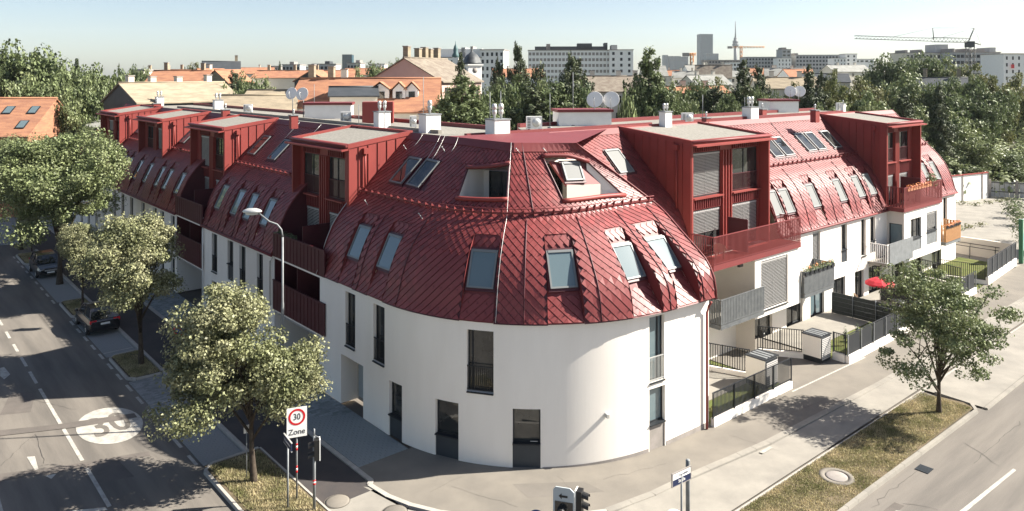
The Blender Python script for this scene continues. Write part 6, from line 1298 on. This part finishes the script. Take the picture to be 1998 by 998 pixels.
def block(px, Y, wpx, D, rot, yt, wall, rows, cols, lab, pent=(), win='pane', ww=.62, sidew=0, kind='building', wh=.5, zoff=0):
    X = (px-999)*Y/FPX; zt = CAMH-(yt-HZN)*Y/FPX; L = wpx*Y/FPX; a = math.radians(rot); e = np.array([math.cos(a), math.sin(a), 0]); f = np.array([-math.sin(a), math.cos(a), 0]); c = np.array([X, Y + D/2, 0.]); q = lambda x, y, z: c + e*x + f*y + UP*z
    S = empty('apartment_block', (X, Y + D/2, -.2), lab, kind, 'blocks on the skyline'); m = MB(); m.obox(q(0, 0, zt/2-.1), e, f, UP, L/2, D/2, zt/2+.1); m.build('wall', wall, S); m = MB(); m.obox(q(0, 0, zt+.15), e, f, UP, L/2+.3, D/2+.3, .2); m.build('roof', 'plinth', S)
    if rows:
        fl = 3.2; W = L/cols; me = MB(); me.obox((0,0,0), e, f, UP, W*ww/2, .06, fl*wh/2); me = me.mesh('window', win, (0,0,0))[0]
        for r in range(rows):
            for i in range(cols): put('window', me, q(-L/2 + W*(i+.5), -D/2-.04, zt - 1.9 - r*fl), S)
        if sidew:
            me = MB(); me.obox((0,0,0), e, f, UP, .06, D/sidew*.25, .8); me = me.mesh('window', win, (0,0,0))[0]
            for sd in (-1, 1):
                if np.dot(e*sd, -c) > 0: [put('window', me, q(sd*(L/2+.04), -D/2 + D*(i+.5)/sidew, zt - 1.9 - r*fl), S) for r in range(rows) for i in range(sidew)]
    for (x0, x1, y_, mt) in pent:
        zp = CAMH-(y_-HZN)*Y/FPX; m = MB(); m.obox(q(L*((x0+x1)/2-.5), 0, (zt+zp)/2+.1), e, f, UP, L*(x1-x0)/2, D*.32, (zp-zt)/2); m.build('roof_storey', mt, S)
    return S
block(1112, 420, 160, 16, -3, 99, 'white', 6, 22, 'long grey apartment block with a dark set back roof storey', ((.08, .97, 91, 'slate'), (.22, .27, 86, 'plinth'), (.6, .78, 85, 'slate'), (.93, .97, 84, 'slate')), 'plinth', .7)
block(1214, 415, 46, 18, -3, 98, 'white', 6, 3, 'bright end wing of the long grey apartment block', ((.1, .35, 88, 'greywall'),), 'anth', .3); block(1043, 430, 22, 15, -3, 99, 'white', 0, 1, 'plain left end of the long grey apartment block')
block(902, 340, 84, 15, -8, 113, 'white', 3, 8, 'white slab block behind the clock tower', ((.0, 1., 96, 'white'), (.5, .6, 93, 'greywall'), (.72, .78, 91, 'plinth')), 'anth', .3); block(965, 338, 46, 16, -8, 98, 'white', 4, 5, 'white slab block left of the tallest conifer', (), 'anth', .45)
block(568, 420, 34, 12, 0, 127, 'greywall', 3, 5, 'grey flat block on the left skyline', ((.35, .6, 121, 'plinth'),), 'anth'); block(538, 430, 20, 12, 0, 130, 'plinth', 2, 3, 'dark low block on the left skyline'); block(632, 400, 46, 12, 0, 126, 'greywall', 3, 6, 'grey block with a roof box on the left skyline', ((.5, .7, 120, 'slate'),), 'anth'); block(690, 390, 26, 12, 0, 124, 'greywall', 3, 4, 'grey block below the glass tower block', ((.6, .9, 118, 'plinth'),), 'anth'); block(590, 440, 30, 12, 0, 132, 'white', 1, 4, 'white low block on the left skyline'); block(268, 205, 25, 10, 0, 138, 'cream', 2, 3, 'pale block behind the left trees'); block(505, 420, 24, 12, 0, 133, 'white', 1, 3, 'small white block on the left skyline'); block(735, 410, 30, 12, 0, 126, 'white', 2, 4, 'white block right of the glass tower block')
block(677, 1300, 19, 16, 0, 107, 'glassb', 9, 5, 'small square glass tower on the left skyline', (), 'pane', .5)
block(1612, 660, 112, 22, -4, 108, 'greywall', 4, 18, 'long pale block on the right skyline', ((.0, .06, 104, 'plinth'),), 'anth', .6); block(1505, 680, 95, 22, -4, 112, 'greywall', 4, 16, 'left part of the long pale block', (), 'anth', .6); block(1536, 660, 17, 18, -4, 97, 'greywall', 6, 2, 'tower in the middle of the long pale block', ((.1, .6, 93, 'plinth'),)); block(1532, 620, 26, 14, -4, 114, 'white', 4, 4, 'bright projecting wing of the long pale block', (), 'anth', .3); block(1640, 620, 24, 14, -4, 114, 'white', 4, 4, 'bright right wing of the long pale block', (), 'anth', .3); block(1662, 640, 22, 14, -4, 106, 'white', 4, 2, 'right end tower of the long pale block', (), 'anth', .3); block(1688, 700, 36, 20, -4, 116, 'white', 1, 4, 'pale hall at the end of the long block'); block(1412, 760, 70, 18, 0, 118, 'plinth', 3, 12, 'dark long roofline below the skyscraper', (), 'anth', .5); block(1437, 560, 26, 14, 0, 122, 'white', 3, 4, 'small white block below the television tower')
block(1812, 400, 92, 16, 2, 104, 'cream', 4, 12, 'cream block behind the wooded hill', ((.05, .1, 98, 'plinth'), (.38, .42, 97, 'plinth'), (.72, .98, 87, 'greywall')), 'anth', .5); block(1904, 390, 96, 16, 2, 103, 'greywall', 5, 12, 'grey balconied block right of the crane', ((.08, .12, 95, 'plinth'), (.38, .42, 95, 'plinth'), (.55, .75, 96, 'plinth'), (.85, .98, 93, 'greywall')), 'anth', .75); block(1980, 360, 50, 16, 4, 106, 'white', 6, 4, 'white block with a red sign at the right edge', (), 'anth', .25)
p = at(1976, 130, 359.); m = MB(); m.obox(p, (1, 0, 0), (0, 1, 0), UP, .7, .1, .9); k = m.build('wall_sign', 'signred', None, label='small red square sign on the white block at the right edge', cat='sign')
# skyline towers
block(1378, 3000, 25, 44, 4, 67, 'glassb', 0, 8, 'tall blue glass skyscraper on the skyline', (), 'pane', .6, kind='skyscraper'); block(1390, 2900, 24, 40, 0, 105, 'glassb', 3, 6, 'low glass wing beside the skyscraper')
for x, y, w_, lab in ((1299, 108, 9, 'first slim tower of the far glass group'), (1310, 110, 9, 'second tower of the far glass group'), (1322, 110, 13, 'third tower of the far glass group'), (1336, 111, 14, 'fourth broad tower of the far glass group')): block(x, 3100, w_, 30, 0, y, 'glassb', 6, 3, lab, kind='skyscraper')
p = at(1435, 120, 3200.); zt = CAMH + (150-42)*3200/FPX; S = empty('television_tower', (p[0], p[1], 0), 'slender television tower with a round pod', 'tower'); s_ = 3200/FPX
m = MB(); m.lathe((p[0], p[1], 0), [(12, 0), (8, 60), (6.5, CAMH+68*s_)], 14); m.build('shaft', 'panel', S)
m = MB(); zz = CAMH + 58*s_; m.lathe((p[0], p[1], zz), [(6.5, 0), (13, 5), (14, 12), (10, 14), (12, 18), (11, 26), (7, 28), (7.5, 36), (4, 42)], 18); m.build('pod', 'panel', S)
m = MB(); m.lathe((p[0], p[1], CAMH+75*s_), [(4, 0), (3.2, 12), (2.4, 30), (1.2, zt-CAMH-75*s_)], 8); m.build('antenna', 'panel', S)
# clock tower with a dark dome, copper spire
p = at(921, 128, 140.); S = empty('clock_tower', (p[0], p[1], -.2), 'white clock tower with a dark bell shaped dome', 'tower'); zt = p[2]; a = math.radians(28); e = np.array([math.cos(a), math.sin(a), 0]); f = np.array([-math.sin(a), math.cos(a), 0]); b = np.array([p[0], p[1], 0])
m = MB(); m.obox(b + UP*(zt/2-.1), e, f, UP, 1.35, 1.35, zt/2+.1); m.build('wall', 'white', S); m = MB(); m.obox(b + UP*(zt+.08), e, f, UP, 1.6, 1.6, .1); m.build('cornice', 'white', S)
m = MB(); m.lathe(b + UP*(zt+.15), [(2.1, 0), (1.75, .5), (1.5, 1.2), (1.05, 1.8), (.5, 2.15), (.15, 2.5), (.05, 3.0)], 4, ((e+f)/math.sqrt(2), (f-e)/math.sqrt(2), UP)); m.build('dome', 'slate', S)
for s, t in ((f*-1, e), (e*-1, f), (e, f)):
    if np.dot(s, -b) <= 0: continue
    m = MB(); m.lathe(b + s*1.36 + UP*(zt-.9), [(.5, 0), (.5, .03), (0, .031)], 18, (t, UP, s)); m.build('clock_face', 'plinth', S); m = MB(); m.prism([b + s*1.36 + t*x + UP*(zt+y) for x, y in ((-.35,-3.6),(.35,-3.6),(.35,-2.6),(.2,-2.3),(-.2,-2.3),(-.35,-2.6))], s*.02); m.build('arched_window', 'pane', S)
p = at(889, 113, 200.); b = np.array([p[0], p[1], 0]); zb = p[2]; S = empty('church_spire', (p[0], p[1], -.2), 'slim green copper spire left of the clock tower', 'spire'); m = MB(); m.obox(b + UP*(zb/2), (1,0,0), (0,1,0), UP, .8, .8, zb/2+.1); m.build('shaft', 'white', S); m = MB(); m.lathe(b + UP*zb, [(.9, 0), (1.0, .6), (.6, 1.3), (.62, 2.2), (.4, 3.0), (.1, 3.6), (.05, 4.4)], 8); m.build('copper_cap', 'copper', S)
# cranes
def lattice(m, P, Q, w, n, r):
    P, Q = np.asarray(P, float), np.asarray(Q, float); d = (Q-P)/np.linalg.norm(Q-P); a = np.cross(d, UP if abs(d[2]) < .9 else np.array([1., 0, 0])); a /= np.linalg.norm(a); b = np.cross(d, a); C = [a*w/2+b*w/2, a*w/2-b*w/2, -a*w/2-b*w/2, -a*w/2+b*w/2]
    for c in C: m.tube([P+c, Q+c], r, 4)
    for k in range(n):
        u, v_ = P + (Q-P)*k/n, P + (Q-P)*(k+1)/n
        for i in range(4): j = (i+1) % 4; m.tube([u+C[i], v_+C[j]], r*.7, 3)
Y = 200.; S = empty('tower_crane', (at(1893, 0, Y)[0], Y, -.2), 'big dark tower crane with a long jib over the wood', 'crane'); b = lambda x, y, dy=0: at(x, y, Y) + np.array([0, dy, 0])
m = MB(); lattice(m, (at(1893, 0, Y)[0], Y, -.2), b(1893, 92), 1.5, 16, .09); m.build('mast', 'steel', S)
m = MB(); lattice(m, b(1893, 79), b(1820, 78), 1.1, 10, .07); lattice(m, b(1820, 78), b(1668, 73), .8, 22, .05); m.build('jib', 'steel', S)
m = MB(); m.tube([b(1890, 80), b(1901, 55)], .16, 5); m.tube([b(1822, 78), b(1820, 55)], .12, 5); m.build('a_frame', 'steel', S); m = MB(); m.tube([b(1893, 82), b(1914, 88)], .15, 5); m.build('counter_jib', 'steel', S)
m = MB(); [m.tube([b(*u), b(*v_)], .035, 4) for u, v_ in (((1901,55),(1820,55)),((1820,55),(1740,73)),((1901,55),(1840,73)),((1901,55),(1914,88)))]; m.build('tie_rod', 'steel', S); m = MB(); m.obox(b(1892, 87), (1,0,0), (0,1,0), UP, .9, .8, .8); m.build('cab', 'slate', S)
m = MB(); q = np.array([at(1893, 0, Y)[0], Y-1.0, CAMH-(170-HZN)*Y/FPX]); m.obox(q, (1,0,0), (0,1,0), UP, .8, .7, 1.7); m.build('base_unit', 'orange', S)
for px, Y, jx0, jx1, y, mt, lab in ((1446, 900., 1421, 1492, 93, 'orange', 'orange crane below the television tower'), (1350, 600., 1335, 1358, 107, 'orange', 'short orange crane left of the skyscraper')):
    S = empty('tower_crane', (at(px, 0, Y)[0], Y, -.2), lab, 'crane'); m = MB(); lattice(m, (at(px, 0, Y)[0], Y, -.2), at(px, y-3, Y), 2.2, 10, .3); m.build('mast', mt, S); m = MB(); lattice(m, at(jx0, y, Y), at(jx1, y-1, Y), 1.6, 12, .25); m.build('jib', mt, S); m = MB(); m.obox(at(jx0+3, y, Y), (1,0,0), (0,1,0), UP, 2.5, 1.2, 1.4); m.build('counterweight', 'plinth', S)
# far road and meadow at the upper right; wooded and built-up land to the horizon
flat('road', [Gp(1925, 300), Gp(2100, 300), Gp(2100, 196), Gp(1960, 198), Gp(1905, 250)], -.12, 'concrete')
flat('verge', [Gp(1958, 268), Gp(2100, 268), Gp(2100, 258), Gp(1975, 257), Gp(1950, 262)], -.1, 'lawn')
def wood(name, lab, spots, mat, leaf, n=90):
    P = []; Nn = []
    for (x, y, r) in spots:
        q = rng.normal(size=(n, 3)); q /= np.linalg.norm(q, axis=1, keepdims=True); q[:,2] = np.abs(q[:,2]); h = r*rng.uniform(1.1, 1.9); P.append(np.array([x, y, 0]) + q*np.array([r, r, h])*rng.uniform(.75, 1.05, (n, 1)) + UP*r*.3); Nn.append(q + UP*.3)
    P = np.concatenate(P); c = P.mean(0); c[2] = 0; me = leafmesh(name, P - c, np.concatenate(Nn), leaf*rng.uniform(.6, 1.3, len(P)), mat); return put(name, me, c, None, kind='stuff', label=lab, cat='wood')
sp = []
for _ in range(900):
    Y = rng.uniform(170, 620); x = rng.uniform(-.74, .74)*Y; sp.append((x, Y, rng.uniform(3.5, 5.5)))
wood('distant_wood', 'far mass of tree crowns filling the land behind the houses', sp, 'leafC', .75, 70)
sp = []
for _ in range(700):
    Y = rng.uniform(600, 2600); sp.append((rng.uniform(-.74, .74)*Y, Y, rng.uniform(5, 9)))
wood('distant_wood', 'hazy belt of tree crowns along the horizon', sp, 'leafC', 2.2, 30)
sp = [(at(x, 0, Y)[0], Y, r) for x, Y, r in [(rng.uniform(1560, 2020), rng.uniform(100, 150), rng.uniform(2.2, 3.6)) for _ in range(60)]]
wood('undergrowth', 'undergrowth between the trees behind the garden wing', sp, 'leafB', .3, 170)
sp = [(at(x, 0, Y)[0], Y, r) for x, Y, r in [(rng.uniform(-20, 300), rng.uniform(100, 140), rng.uniform(2.5, 4)) for _ in range(36)]]
wood('undergrowth', 'undergrowth between the trees at the left', sp, 'leafC', .32, 170)
# ------------------------------------------------------------------ air
hm = bpy.data.materials.new('haze'); hm.use_nodes = True; t = hm.node_tree; t.nodes.remove(t.nodes['Principled BSDF'])
pv = t.nodes.new('ShaderNodeVolumePrincipled'); pv.inputs['Color'].default_value = (.86, .93, .97, 1); pv.inputs['Density'].default_value = .00006; pv.inputs['Anisotropy'].default_value = .2
t.links.new(pv.outputs[0], t.nodes['Material Output'].inputs['Volume'])
m = MB(); m.box(-4200, 4200, -300, 4200, -1.3, 275); hz = m.build('haze', hm, None, kind='stuff'); hz.display_type = 'WIRE'
